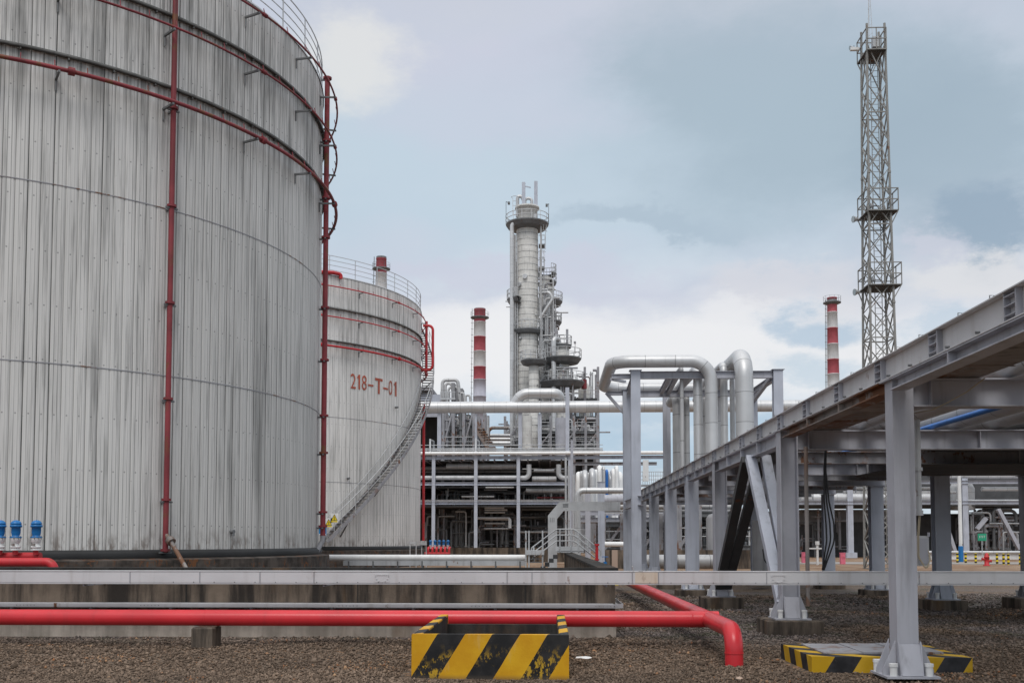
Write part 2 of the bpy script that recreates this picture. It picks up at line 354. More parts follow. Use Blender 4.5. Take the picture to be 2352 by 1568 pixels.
def concrete(name, base, dark, amount=.6, drip=True):
    t = NT(name); n = t.noise(2.2, detail=7); col = t.mix(t.ramp(n, .3, .7), sc3(base, .75), sc3(base, 1.15))
    s_ = t.noise(1.7, (1.6, 1.6, .18), 7, .65); col = t.mix(t.math('MULTIPLY', t.ramp(s_, .38, .62), amount), col, dark)
    br = t.noise(.8, (1.4, 1.4, .3), 5, .6, loc=(4, 4, 0)); col = t.mix(t.ramp(br, .55, .7, 0, .5), col, (.19, .11, .055))
    h = t.noise(25, detail=6); t.bump(h, .01, .5)
    return t.fin(col, .9, 0, .2)
concrete('concrete', (.66, .58, .49), (.20, .165, .13), .5)
concrete('concrete_dark', (.17, .135, .105), (.02, .018, .017), .9)
concrete('concrete_black', (.05, .048, .045), (.015, .015, .015), .7)
def hazard():
    t = NT('hazard_stripes'); sp = t.n('ShaderNodeSeparateXYZ'); t.l(t.pos, sp.inputs[0])
    wob = t.noise(3, detail=3); c = t.math('SUBTRACT', t.math('ADD', sp.outputs[0], t.math('MULTIPLY', wob, .02)), t.math('MULTIPLY', sp.outputs[2], HZ_K))
    c = t.math('SUBTRACT', c, t.math('MULTIPLY', t.math('SUBTRACT', sp.outputs[1], 11.6), .62))
    fr = t.math('FRACT', t.math('ADD', t.math('DIVIDE', c, HZ_P), HZ_O)); st = t.math('LESS_THAN', fr, .5)
    yn = t.noise(2.5, detail=6); yel = t.mix(t.ramp(yn, .35, .7), (.55, .27, .003), (.66, .37, .01))
    pale = t.noise(1.6, (2, 2, .5), 4, .6, loc=(3, 0, 0)); yel = t.mix(t.ramp(pale, .58, .72, 0, .5), yel, (.55, .42, .22))
    blk = t.mix(t.ramp(t.noise(6, detail=5), .3, .8), (.008, .008, .009), (.028, .026, .026))
    ch = t.noise(15, (1, 1, .55), detail=9, rough=.72, loc=(5, 0, 0)); lowm = t.ramp(sp.outputs[2], .42, .12)
    chip = t.math('MULTIPLY', t.ramp(ch, .515, .535), t.math('MULTIPLY', lowm, t.ramp(t.noise(2.2, detail=3, loc=(1, 1, 1)), .42, .52)))
    blk = t.mix(t.math('MULTIPLY', chip, .85), blk, (.55, .33, .02))
    col = t.mix(st, yel, blk); sc_ = t.noise(14, (1, 1, .5), 8, .7, loc=(2, 8, 0)); col = t.mix(t.ramp(sc_, .68, .72, 0, .5), col, (.25, .2, .15))
    gr = t.ramp(sp.outputs[2], .06, .0, 0, .5); col = t.mix(gr, col, (.09, .07, .05))
    t.bump(t.noise(40, detail=5), .004, .4); return t.fin(col, .6, 0, .35)
HZ_K, HZ_P = .61, .641; HZ_O = -ax(944, 11.6, 1500)/HZ_P
hazard()
def hazard2():
    t = NT('kerb_stripes'); sp = t.n('ShaderNodeSeparateXYZ'); t.l(t.pos, sp.inputs[0])
    c = t.math('ADD', t.math('SUBTRACT', sp.outputs[0], t.math('MULTIPLY', sp.outputs[2], .6)), t.math('MULTIPLY', sp.outputs[1], 1.1))
    st = t.math('LESS_THAN', t.math('FRACT', t.math('DIVIDE', t.math('ADD', c, .12), .64)), .5)
    yel = t.mix(t.ramp(t.noise(3, detail=6), .35, .7), (.46, .27, .006), (.58, .36, .03)); blk = t.mix(t.ramp(t.noise(5, detail=5), .3, .8), (.012, .012, .014), (.05, .05, .055))
    col = t.mix(st, yel, blk); col = t.mix(t.ramp(t.noise(12, detail=8, rough=.7), .64, .7, 0, .6), col, (.2, .16, .12))
    t.bump(t.noise(40, detail=5), .004, .4); return t.fin(col, .7, 0, .3)
hazard2()
def gravel():
    t = NT('gravel'); sp = t.n('ShaderNodeSeparateXYZ'); t.l(t.pos, sp.inputs[0])
    vo = t.n('ShaderNodeTexVoronoi'); vo.inputs['Scale'].default_value = 26; vo.inputs['Randomness'].default_value = 1; t.l(t.pos, vo.inputs['Vector'])
    sv = t.n('ShaderNodeSeparateColor'); t.l(vo.outputs['Color'], sv.inputs[0])
    col = t.mix(sv.outputs[0], (.055, .040, .029), (.235, .18, .135)); col = t.mix(t.ramp(sv.outputs[1], .88, .9, 0, .8), col, (.34, .19, .10))
    big = t.noise(.35, detail=5); col = t.mix(t.ramp(big, .4, .65, 0, .5), col, (.10, .085, .07))
    # greyer, mossy stone to the right and behind the first pipe
    gm = t.math('MULTIPLY', t.ramp(sp.outputs[1], 14.5, 17), t.ramp(t.noise(.28, detail=4, loc=(5, 2, 0)), .38, .55)); gm = t.math('MULTIPLY', gm, t.ramp(sp.outputs[1], 40, 30))
    col = t.mix(t.math('MULTIPLY', gm, .4), col, t.mix(sv.outputs[2], (.07, .075, .085), (.22, .22, .24)))
    ms = t.math('MULTIPLY', gm, t.ramp(t.noise(1.2, detail=5), .5, .62)); col = t.mix(t.math('MULTIPLY', ms, .5), col, (.055, .065, .03))
    fr = t.ramp(sp.outputs[1], 42, 60); fn = t.noise(.6, detail=6); col = t.mix(fr, col, t.mix(t.ramp(fn, .35, .65), (.21, .125, .075), (.34, .25, .18)))
    t.l(t.math('SUBTRACT', 1, vo.outputs['Distance']), t.n('ShaderNodeMath').inputs[0]); hh = t.math('MULTIPLY', vo.outputs['Distance'], -1)
    t.bump(hh, .03, .9); return t.fin(col, .95, 0, .15)
gravel()
def stones_mat():
    t = NT('stones'); g = t.n('ShaderNodeNewGeometry'); rn = g.outputs['Random Per Island']
    col = t.mix(rn, (.07, .049, .034), (.26, .19, .14)); w2 = t.n('ShaderNodeTexWhiteNoise', noise_dimensions='1D'); t.l(rn, w2.inputs['W'])
    sp = t.n('ShaderNodeSeparateXYZ'); t.l(t.pos, sp.inputs[0])
    pm = t.ramp(t.noise(.5, detail=3, loc=(3, 3, 0)), .56, .66, .004, .16); col = t.mix(t.math('LESS_THAN', w2.outputs[0], pm), col, t.mix(rn, (.30, .13, .06), (.42, .27, .16)))
    gm = t.math('MULTIPLY', t.ramp(sp.outputs[1], 14.5, 17), t.ramp(t.noise(.28, detail=4, loc=(5, 2, 0)), .38, .55))
    col = t.mix(t.math('MULTIPLY', gm, .42), col, t.mix(rn, (.06, .065, .075), (.25, .25, .28)))
    ms = t.math('MULTIPLY', gm, t.ramp(t.noise(1.2, detail=5), .5, .62)); col = t.mix(t.math('MULTIPLY', ms, .5), col, (.055, .065, .03))
    col = t.mix(t.ramp(t.noise(.45, detail=5, loc=(9, 1, 0)), .4, .65, 0, .38), col, (.045, .035, .028))
    return t.fin(col, .9, 0, .2)
stones_mat()

# ------------------------------------------------------------------ ground
def ground():
    xs = sorted(set([round(v, 3) for v in np.concatenate([-np.geomspace(12, 900, 24), np.arange(-12, 14.01, .25), np.geomspace(14.5, 900, 24)])]))
    ys = sorted(set([round(v, 3) for v in np.concatenate([-np.geomspace(1, 300, 10), np.arange(0, 30, .25), np.geomspace(30, 1500, 40)])]))
    rnd = np.random.RandomState(3); ph = rnd.rand(14, 4)
    def hgt(x, y):
        z = 0
        for a, b, c, d in ph: z += math.sin(x*(a*3-1.5)+y*(b*3-1.5)+c*6.28)*.012*(.4+d)
        return z*max(0, min(1, (45-y)/20)) if y < 45 else 0
    nx = len(xs); v = [(x, y, hgt(x, y)-.01) for y in ys for x in xs]
    f = [(j*nx+i, j*nx+i+1, (j+1)*nx+i+1, (j+1)*nx+i) for j in range(len(ys)-1) for i in range(nx-1)]
    m = MB(); m.add(v, f, True); o = m.build('ground', 'gravel', origin=(0, 0, 0)); tag(o, kind='structure')
    # loose stones
    N = 130000; yy = 10.3+(rnd.rand(N)**1.7)*20; half = yy*.56+.5; xx = (rnd.rand(N)*2-1)*half
    keep = np.ones(N, bool); keep &= ~((xx < 1.25) & (yy > 16.35)); keep &= ~((xx > -1.75) & (xx < .25) & (yy > 11.45) & (yy < 14.75)); keep &= ~((xx > 3.1) & (xx < 5.25) & (yy > 12.35) & (yy < 14.1))
    xx, yy = xx[keep], yy[keep]; N = len(xx)
    zz = np.array([hgt(a, b) for a, b in zip(xx, yy)])
    base = np.array([(1, 0, 0), (-1, 0, 0), (0, 1, 0), (0, -1, 0), (0, 0, 1), (0, 0, -1)], float)
    tri = np.array([(0, 2, 4), (2, 1, 4), (1, 3, 4), (3, 0, 4), (2, 0, 5), (1, 2, 5), (3, 1, 5), (0, 3, 5)])
    s = (.008+.017*rnd.rand(N)**2.2)*(1+.05*(yy-10))*np.where(rnd.rand(N) < .006, 2.3, 1); S = s[:, None]*(.6+.8*rnd.rand(N, 3)); S[:, 2] *= .75
    ang = rnd.rand(N)*6.28; P = base[None]*S[:, None, :]*(0.75+.5*rnd.rand(N, 6, 1)); P += (rnd.rand(N, 6, 3)-.5)*s[:, None, None]*.5
    ca, sa = np.cos(ang)[:, None], np.sin(ang)[:, None]; Px = P[:, :, 0]*ca-P[:, :, 1]*sa; Py = P[:, :, 0]*sa+P[:, :, 1]*ca
    P = np.stack([Px+xx[:, None], Py+yy[:, None], P[:, :, 2]+zz[:, None]+s[:, None]*.12], 2).reshape(-1, 3)
    T = (tri[None]+(np.arange(N)*6)[:, None, None]).reshape(-1)
    me = bpy.data.meshes.new('gravel_stones'); me.vertices.add(N*6); me.vertices.foreach_set('co', P.ravel())
    me.loops.add(len(T)); me.loops.foreach_set('vertex_index', T.astype(np.int32)); me.polygons.add(N*8); me.polygons.foreach_set('loop_start', np.arange(0, N*24, 3, dtype=np.int32))
    me.update(calc_edges=True); me.materials.append(MATS['stones'])
    o = bpy.data.objects.new('gravel_stones', me); sc.collection.objects.link(o); tag(o, 'loose brown and grey gravel stones covering the ground', 'gravel', kind='stuff')
ground()
m = MB(); m.box(12, 68, -.01, 140, 74, .02); tag(m.build('road', 'road'), kind='structure')

# ------------------------------------------------------------------ storage tanks
def tank(c, Rr, z0, zt, girders, seams, rings, matname, near):
    cx, cy = c; P2 = 2*math.pi
    root = thing('storage_tank', *near, (cx, cy, 0))
    # corrugated shell
    n = round(P2*Rr/.27); vs = []; offs = 0; angs = []
    for i in range(n):
        for (f_, o_) in ((-.05, -.011), (.05, -.011), (.12, 0), (.88, 0)): angs.append(((i+f_)*.27/Rr*(P2*Rr/.27/n), o_, (i+f_)*.27))
    m = MB(); A = len(angs); lv = [0, zt-z0]
    vv = [(cx+(Rr+o_)*math.cos(a), cy+(Rr+o_)*math.sin(a), z0+h) for h in lv for a, o_, u in angs]
    fs = []; uv = []
    for k in range(A):
        k2 = (k+1) % A; u0 = angs[k][2]; u1 = angs[k2][2] if k2 else n*.27-.06*.27
        fs.append((k, k2, A+k2, A+k)); uv.append([(u0, 0), (u1, 0), (u1, zt-z0), (u0, zt-z0)])
    m.add(vv, fs, False, uv); m.build('shell', matname, root)
    m = MB(); m.lathe((cx, cy, 0), [(Rr+.03, zt-.03), (Rr+.03, zt+.02), (Rr-.1, zt+.05), (0, zt+1.0)], 96); m.build('roof', 'galv', root)
    m = MB(); m.lathe((cx, cy, 0), [(Rr+.35, 0), (Rr+.35, z0-.22), (Rr+.1, z0-.18)], 96, smooth=False); m.build('foundation', 'rubble', root)
    m = MB(); m.lathe((cx, cy, 0), [(Rr+.1, z0-.18), (Rr+.13, z0-.05), (Rr+.02, z0+.03)], 96); m.build('base_skirt', 'black_paint', root)
    for s_ in seams:
        m = MB(); m.lathe((cx, cy, 0), [(Rr+.002, s_-.014), (Rr+.01, s_-.012), (Rr+.01, s_+.012), (Rr+.002, s_+.014)], 192, smooth=False); m.build('seam_band', 'steel_dim', root)
    for g in girders:
        m = MB(); m.lathe((cx, cy, 0), [(Rr, g-.03), (Rr+.1, g-.03), (Rr+.1, g-.045), (Rr+.108, g-.045), (Rr+.108, g+.03), (Rr+.1, g+.03), (Rr+.1, g-.02), (Rr, g-.02)], 160)
        for k in range(60):
            a = k*P2/60; p = V(cx+(Rr+.01)*math.cos(a), cy+(Rr+.01)*math.sin(a), g-.12); p.z += .05; q = p+V(.09*math.cos(a), .09*math.sin(a), 0); m.bar(p, q, .03, .05)
        m.build('wind_girder', 'girder_dark', root)
    # top railing
    m = MB()
    for h in (.32, .6, .88, 1.15): m.tube([(cx+(Rr-.05)*math.cos(P2*k/140), cy+(Rr-.05)*math.sin(P2*k/140), zt+h) for k in range(140)], .016 if h < 1 else .02, 6, closed=True)
    for k in range(40):
        a = P2*(k+.35)/40; m.cyl((cx+(Rr-.05)*math.cos(a), cy+(Rr-.05)*math.sin(a), zt), (cx+(Rr-.05)*math.cos(a), cy+(Rr-.05)*math.sin(a), zt+1.15), .022, 6)
    m.build('railing', 'galv', root)
    for (z, r, ro, mt, noz) in rings:
        m = MB(); m.tube([(cx+(Rr+ro)*math.cos(P2*k/180), cy+(Rr+ro)*math.sin(P2*k/180), z) for k in range(180)], r, 10, closed=True)
        fl = MB()
        for k in range(12):
            a = P2*(k+.2)/12; e = V(math.cos(a), math.sin(a), 0); tn = V(-e.y, e.x, 0); p = V(cx, cy, z)+e*(Rr+ro); m.cyl(p-tn*.07, p+tn*.07, r*1.9, 12)
        ob = m.build('sprinkler_ring', mt, root)
        m = MB(); 
        for k in range(noz):
            m.mark(); a = P2*k/noz; e = V(math.cos(a), math.sin(a), 0); p = V(cx, cy, z)+e*(Rr+ro); m.cyl(p, p+V(0, 0, .2)-e*.05, .013, 5)
        m.each('spray_nozzle', 'red_old' if ro > .2 else mt, ob)
        m = MB()
        for k in range(24):
            m.mark(); a = P2*(k+.3)/24; e = V(math.cos(a), math.sin(a), 0); m.bar(V(cx, cy, z-.07)+e*(Rr-.01), V(cx, cy, z-.07)+e*(Rr+ro+.05), .05, .05); m.bar(V(cx, cy, z-.07)+e*(Rr+.02), V(cx, cy, z-.35)+e*(Rr+.02), .04, .02)
        m.each('bracket', 'galv_dark', ob)
    return root
def riser(root, pts, r, mt, clamps, c, name='riser_pipe'):
    m = MB(); m.tube(pts, r, 12, bend=.2)
    for z in clamps:
        P = Vector(pts[0]); m.cyl((P.x, P.y, z-.03), (P.x, P.y, z+.03), r*1.7, 12)
    ob = m.build(name, mt, root); m = MB()
    for z in clamps:
        m.mark(); P = Vector(pts[0]); e = (V(c[0], c[1], 0)-V(P.x, P.y, 0)).normalized(); tn = V(-e.y, e.x, 0)
        m.bar(V(P.x, P.y, z-.06), V(P.x, P.y, z-.06)+e*.32, .05, .05); m.bar(V(P.x, P.y, z-.06)-tn*.16, V(P.x, P.y, z-.06)+tn*.16, .05, .04)
    m.each('clamp', 'galv_dark', ob)
    return ob
AC = (-17.10, 30.54); AR = 9.75; AZ0 = 1.34
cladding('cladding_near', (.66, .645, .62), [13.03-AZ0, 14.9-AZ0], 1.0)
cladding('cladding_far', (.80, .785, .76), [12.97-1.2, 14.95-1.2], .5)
TA = tank(AC, AR, AZ0, 16.45, [13.03, 14.9], [9.92, 5.7], [(12.5, .05, .47, 'red_old', 90), (14.4, .03, .47, 'red_old', 90), (16.0, .03, .47, 'red_old', 60)], 'cladding_near',
          ('huge grey corrugated metal storage tank with faded red pipes, filling the left side', 'storage tank'))
BC = (-19.45, 64.40); BR = 11.04; BZ0 = 1.22
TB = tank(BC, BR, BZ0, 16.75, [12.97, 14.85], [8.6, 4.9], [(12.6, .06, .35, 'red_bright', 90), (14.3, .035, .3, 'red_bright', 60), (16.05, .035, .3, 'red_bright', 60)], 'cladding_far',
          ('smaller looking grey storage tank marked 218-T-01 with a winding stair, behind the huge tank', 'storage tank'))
def on_tank(c, Rr, x, y, near=True):
    """where the bearing (x, y) meets the cylinder"""
    d = at(x, y, 10)-V(0, 0, EYE); a = d.x**2+d.y**2; b = d.x*c[0]+d.y*c[1]; q = b*b-a*(c[0]**2+c[1]**2-Rr*Rr); t = (b-math.sqrt(max(q, 0)))/a
    return V(0, 0, EYE)+d*t
# risers of tank A
p = on_tank(AC, AR+.22, 392, 600); q0 = V(p.x, p.y, 1.35)
riser(TA, [(p.x, p.y, 17.2), (p.x, p.y, 1.3)], .068, 'red_old', [16.0, 12.45, 9.95, 7.5, 5.1, 2.6, 1.36], AC)
m = MB(); p2 = on_tank(AC, AR+1.2, 440, 1300); m.tube([(p.x, p.y, 1.75), (p.x+.15, p.y-.08, 1.6), (p2.x, p2.y, .7)], .055, 10); m.cyl((p.x+.12, p.y-.06, 1.62), (p.x+.2, p.y-.11, 1.55), .11); m.build('drain_pipe', 'steel_rusty', TA)
p = on_tank(AC, AR+.05, 736, 700); e = (V(p.x, p.y, 0)-V(*AC, 0)).normalized(); p = V(*AC, 0)+e*(AR+.2)
rz = az_(168, p.y)
riser(TA, [(p.x, p.y, rz), (p.x, p.y, 1.75)], .085, 'red_old', [rz-.05, 14.6, 12.7, 11.4, 9.1, 7.4, 5.6, 4.4, 2.5, 2.05], AC)
m = MB(); m.tube([(p.x, p.y, 1.75), (p.x, p.y, 1.6), (p.x-.25, p.y-.3, 1.0)], .085, 10); m.build('riser_foot', 'steel_dim', TA)
m = MB(); m.tube([(p.x-.25, p.y-.3, 1.0), (p.x-.27, p.y-.33, .3)], .1, 10); m.build('riser_foot', 'red_bright', TA)
# tank B fittings
p = on_tank(BC, BR+.2, 966, 1000); ea = math.atan2(p.y-BC[1], p.x-BC[0])
def bpt(a, r, z): return V(BC[0]+r*math.cos(a), BC[1]+r*math.sin(a), z)
sil = math.atan2(-BC[1], -BC[0])+math.acos((BR)/math.hypot(*BC))
pr = bpt(sil-.02, BR+.2, 0)
m = MB(); m.tube([(pr.x, pr.y, 1.4), (pr.x, pr.y, 10.7)], .09, 10); m.build('riser_pipe', 'red_bright', TB)
pr2 = bpt(sil+.02, BR+.35, 0)
m = MB(); m.tube([(pr2.x, pr2.y, 12.6), (pr2.x, pr2.y, 16.3)], .09, 10); m.build('riser_pipe', 'red_bright', TB)
zA, zB = az_(743, 64), az_(846, 64); xo = ax(991, 64)
m = MB(); m.tube([(pr2.x, 64.3, zA), (xo, 64.3, zA), (xo, 64.3, zB), (pr2.x-.1, 64.3, zB)], .09, 10, bend=.35); m.build('outer_pipe', 'red_bright', TB)
m = MB(); m.tube([on_tank(BC, BR+.1, 700, 622)+V(0, 0, 0), on_tank(BC, BR+.1, 765, 626), on_tank(BC, BR+.15, 783, 630), on_tank(BC, BR+.15, 783, 640)], .11, 10, bend=.2); m.build('foam_pipe', 'red_bright', TB)
# winding stair
st = MB(); rl = MB(); tr = MB(); bk = MB()
a0, a1, zs0, zs1 = R(-53), R(29), 1.5, 16.7; NS = 76
hl = {k: [] for k in ('i', 'o', 'h', 'm', 'h2')}
for k in range(NS+1):
    tt = k/NS; a = a0+(a1-a0)*tt; z = zs0+(zs1-zs0)*tt
    hl['i'].append(bpt(a, BR+.12, z)); hl['o'].append(bpt(a, BR+.85, z)); hl['h'].append(bpt(a, BR+.87, z+1.05)); hl['m'].append(bpt(a, BR+.87, z+.55)); hl['h2'].append(bpt(a, BR+.1, z+1.05))
    if k % 1 == 0: p0, p1 = bpt(a, BR+.13, z+.05), bpt(a, BR+.84, z+.05); tr.bar(p0, p1, .24, .035)
    if k % 4 == 0: rl.cyl(bpt(a, BR+.87, z), bpt(a, BR+.87, z+1.05), .02, 6)
    if k % 12 == 6: bk.bar(bpt(a, BR, z-.9), bpt(a, BR+.8, z-.1), .06, .06); bk.bar(bpt(a, BR, z-.08), bpt(a, BR+.85, z-.08), .06, .06)
for key in ('i', 'o'):
    st.mark()
    for i in range(NS): st.bar(hl[key][i], hl[key][i+1], .03, .2)
rl.tube(hl['h'], .025, 6); rl.tube(hl['m'], .016, 6); rl.tube(hl['h2'], .02, 6)
sto = thing('staircase', 'x', None, TB.location); sto.parent = TB; sto.location = (0, 0, 0); del sto['label']; st.each('stringer', 'steel_dim', sto); tr.build('treads', 'galv_dark', sto); rl.build('handrail', 'galv', sto); bk.build('stair_brackets', 'galv_dark', sto)
def glyph_on_tank(MBo, ch, x0, x1, zb, zt):
    if ch in '1-T':   # plain stencil strokes
        strokes = {'1': [[(.42, 0), (1, 0), (1, 1), (.55, 1), (0, .82), (0, .70), (.42, .80)]], '-': [[(0, 0), (1, 0), (1, 1), (0, 1)]], 'T': [[(0, .84), (1, .84), (1, 1), (0, 1)], [(.38, 0), (.62, 0), (.62, .83), (.38, .83)]]}[ch]
        A0, A1 = on_tank(BC, BR, x0, 880), on_tank(BC, BR, x1, 880); b0 = math.atan2(A0.y-BC[1], A0.x-BC[0]); b1 = math.atan2(A1.y-BC[1], A1.x-BC[0]); MBo.mark()
        for q in strokes: MBo.add([bpt(b0+(b1-b0)*u, BR+.03, zb+(zt-zb)*w_) for u, w_ in q], [tuple(range(len(q)))])
        return
    import bmesh
    cu = bpy.data.curves.new('t', 'FONT'); cu.body = ch; cu.size = 1; cu.offset = .0; ob = bpy.data.objects.new('t', cu); sc.collection.objects.link(ob)
    dg = bpy.context.evaluated_depsgraph_get(); me = bpy.data.meshes.new_from_object(ob.evaluated_get(dg)); bpy.data.objects.remove(ob)
    co = [v.co.copy() for v in me.vertices]; mnx, mxx = min(c.x for c in co), max(c.x for c in co); mny, mxy = min(c.y for c in co), max(c.y for c in co)
    A0, A1 = on_tank(BC, BR, x0, 880), on_tank(BC, BR, x1, 880); b0 = math.atan2(A0.y-BC[1], A0.x-BC[0]); b1 = math.atan2(A1.y-BC[1], A1.x-BC[0])
    bm = bmesh.new(); bm.from_mesh(me); bm.verts.index_update()
    vs = [bpt(b0+(b1-b0)*(v.co.x-mnx)/(mxx-mnx), BR+.03, zb+(zt-zb)*(v.co.y-mny)/(mxy-mny)) for v in bm.verts]
    MBo.mark(); MBo.add(vs, [[v.index for v in f.verts] for f in bm.faces]); bm.free()
zT = on_tank(BC, BR, 812, 858).z; zB_ = on_tank(BC, BR, 812, 892).z; hL = zT-zB_
Lm = MB()
for ch, x0, x1, f0, f1 in (('2', 804.7, 816.6, 0, 1), ('1', 820, 826.5, 0, 1), ('8', 830.6, 841.5, 0, 1), ('-', 844.6, 857, .33, .46), ('T', 861, 878, -.1, .98), ('-', 879.5, 890.4, .3, .43), ('0', 892, 900.6, .0, 1), ('1', 904.5, 910, -.02, 1.02)):
    glyph_on_tank(Lm, ch, x0, x1, zB_+hL*f0, zB_+hL*f1)
Lm.each('letter', 'letter_red', TB)
# manholes / vents, small
for (x, y) in ((908, 935), (798, 1098)):
    q = on_tank(BC, BR, x, y); m = MB(); e = (V(q.x, q.y, 0)-V(*BC, 0)).normalized(); m.cyl(q, q+e*.2, .06); m.build('sample_nozzle', 'galv_dark', TB)
q = on_tank(AC, AR, 530, 1220); e = (V(q.x, q.y, 0)-V(*AC, 0)).normalized(); m = MB(); m.cyl(q-e*.05, q+e*.12, .05); m.bar(q+e*.1, q+e*.1-V(0, 0, .12), .05); m.build('sample_nozzle', 'galv_dark', TA)
# hazard signs on the stair
def sign(x, y, kind, lab):
    a = at(x, y, 53.6); s = .21; h = .26 if kind == 'tri' else .22
    root = thing('warning_sign', lab, 'sign', (a.x, a.y, a.z-h), 'signs at the foot of the tank stair')
    m = MB(); m.box(a.x-s, a.y, a.z-h, a.x+s, a.y+.015, a.z+h); m.build('board', 'sign_white' if kind == 'tri' else 'sign_blue', root)
    if kind == 'tri':
        m = MB(); m.add([(a.x-.17, a.y-.006, a.z-.12), (a.x+.17, a.y-.006, a.z-.12), (a.x, a.y-.006, a.z+.2)], [(0, 1, 2)]); m.build('triangle', 'sign_yellow', root)
        m = MB(); m.box(a.x-.015, a.y-.01, a.z-.06, a.x+.015, a.y-.008, a.z+.08); m.box(a.x-.015, a.y-.01, a.z-.1, a.x+.015, a.y-.008, a.z-.075)
        for (p0, p1) in (((-.17, -.12), (.17, -.12)), ((.17, -.12), (0, .2)), ((0, .2), (-.17, -.12))): m.bar((a.x+p0[0], a.y-.009, a.z+p0[1]), (a.x+p1[0], a.y-.009, a.z+p1[1]), .02, .006, (0, 1, 0))
        m.build('symbol', 'black_paint', root); m = MB(); m.box(a.x-.17, a.y-.01, a.z-.22, a.x+.17, a.y-.003, a.z-.15); m.build('caption_strip', 'sign_yellow', root)
    else:
        m = MB(); pts = [(a.x+.12*math.cos(k*.393), a.y-.006, a.z+.04+.14*math.sin(k*.393)) for k in range(16)]; m.add(pts, [tuple(range(16))]); m.build('symbol', 'sign_white', root)
        m = MB(); m.box(a.x-.03, a.y-.012, a.z-.05, a.x+.03, a.y-.009, a.z+.13); m.build('figure', 'sign_blue', root); m = MB(); m.box(a.x-.19, a.y-.01, a.z-.21, a.x+.19, a.y-.003, a.z-.14); m.build('caption_strip', 'sign_white', root)
    m = MB(); m.cyl((a.x, a.y+.04, a.z-h-.5), (a.x, a.y+.04, a.z+h*.9), .02, 6); m.build('post', 'galv', root)
sign(768, 1189, 'tri', 'yellow triangle warning sign highest up on the tank stair'); sign(755, 1200, 'tri', 'yellow triangle warning sign in the middle, between the blue sign and the higher one'); sign(741, 1219, 'blue', 'blue and white safety sign at the bottom of the tank stair')

# ------------------------------------------------------------------ bund walls, beam, cable tray
WY = 16.6; wt = .457; WT = EYE-wt
m = MB(); xw = 1.10
m.add([(-14, WY, -.1), (xw, WY, -.1), (xw, WY, WT-.05), (-14, WY, WT-.05), (-14, WY+.22, -.1), (.87, WY+.22, -.1), (.87, WY+.22, WT-.05), (-14, WY+.22, WT-.05)],
      [(0, 1, 2, 3), (5, 4, 7, 6), (3, 2, 6, 7)])
m.add([(xw, WY, -.1), (.88, 37, -.1), (.88, 37, WT-.05), (xw, WY, WT-.05), (.87, WY+.22, -.1), (.58, 37, -.1), (.58, 37, WT-.05), (.87, WY+.22, WT-.05)], [(0, 1, 2, 3), (5, 4, 7, 6), (3, 2, 6, 7), (1, 5, 6, 2)])
bw = m.build('bund_wall', 'concrete_dark'); tag(bw, 'long low stained concrete wall behind the red pipe, turning back at its right end', 'wall')
m = MB(); m.box(-14, WY-.05, WT-.05, xw+.05, WY+.24, WT); m.prism((.99, WY+.24, WT-.025), (.73, 37, WT-.025), [(-.16, -.025), (.16, -.025), (.16, .025), (-.16, .025)]); m.build('coping', 'concrete_black', bw)
m = MB(); m.box(-14, WY-.035, -.05, xw+.01, WY-.002, .40); m.build('base_course', 'concrete', bw)
m = MB()
for x in (-6.1, -3.2, -.4): m.box(x, WY-.006, .38, x+.02, WY-.001, WT-.05)
m.build('joints', 'concrete_black', bw)
BY = 15.8; zb1 = EYE-.495; zb0 = EYE-.685
root = thing('long_steel_beam', 'long pale steel beam carried along the front of the low wall and on past the trestle columns', 'beam', (0, BY, zb0))
m = MB(); m.chan((-12, BY-.01, (zb0+zb1)/2), (13, BY-.01, (zb0+zb1)/2), zb1-zb0, -.16, t=.012); m.box(-12, BY-.028, zb1-.001, 13, BY+.15, zb1+.012); m.box(-12, BY-.022, zb0-.011, 13, BY+.15, zb0+.001); m.build('beam', 'beam_cream', root)
m = MB()
for px in (300, 460, 598, 722, 1165, 1222, 1512, 1760, 1452, 2110):
    m.mark(); x = ax(px, BY, 1325); m.bar((x, BY-.02, zb0+.004), (x, BY-.02, zb1-.002), .014, .02, (0, 1, 0))
m.each('stiffener', 'steel_dim', root)
m = MB()
for px in (878, 1787):
    m.mark(); x = ax(px, BY, 1325); m.box(x-.12, BY-.026, zb0+.02, x+.12, BY-.006, zb1-.02)
    for k in range(7): m.cyl((x-.1+.033*k, BY-.022, zb1-.05), (x-.1+.033*k, BY-.04, zb1-.05), .009, 6)
    for k in range(7): a = math.pi*(1+k/6); m.cyl((x+.1*math.cos(a), BY-.022, zb0+.12+.09*math.sin(a)), (x+.1*math.cos(a), BY-.04, zb0+.12+.09*math.sin(a)), .009, 6)
m.each('splice_plate', 'beam_cream', root)
m = MB(); m.box(ax(1458, BY), BY-.0275, zb0+.012, ax(1510, BY), BY-.0165, zb1-.006); m.build('stained_panel', 'beam_stain', root)
m = MB()
for k in range(46): x = -6+k*.33; m.cyl((x, BY-.01, zb0+.02), (x, BY-.03, zb0+.02), .008, 6)
m.build('bolts', 'galv_dark', root)
m = MB()
for x in (-7.5, -3.6, .9): m.mark(); m.box(x, BY+.03, zb0-.05, x+.025, BY+.8, zb0-.012)
m.each('hanger', 'steel_dim', root)
m = MB(); m.tube([(ax(1455, BY), BY, zb1-.02), (ax(1452, BY), BY-.02, zb1+.09)], .012, 6); m.box(ax(1466, BY), BY-.03, zb1, ax(1476, BY), BY+.03, zb1+.02); m.build('lug', 'galv', root)
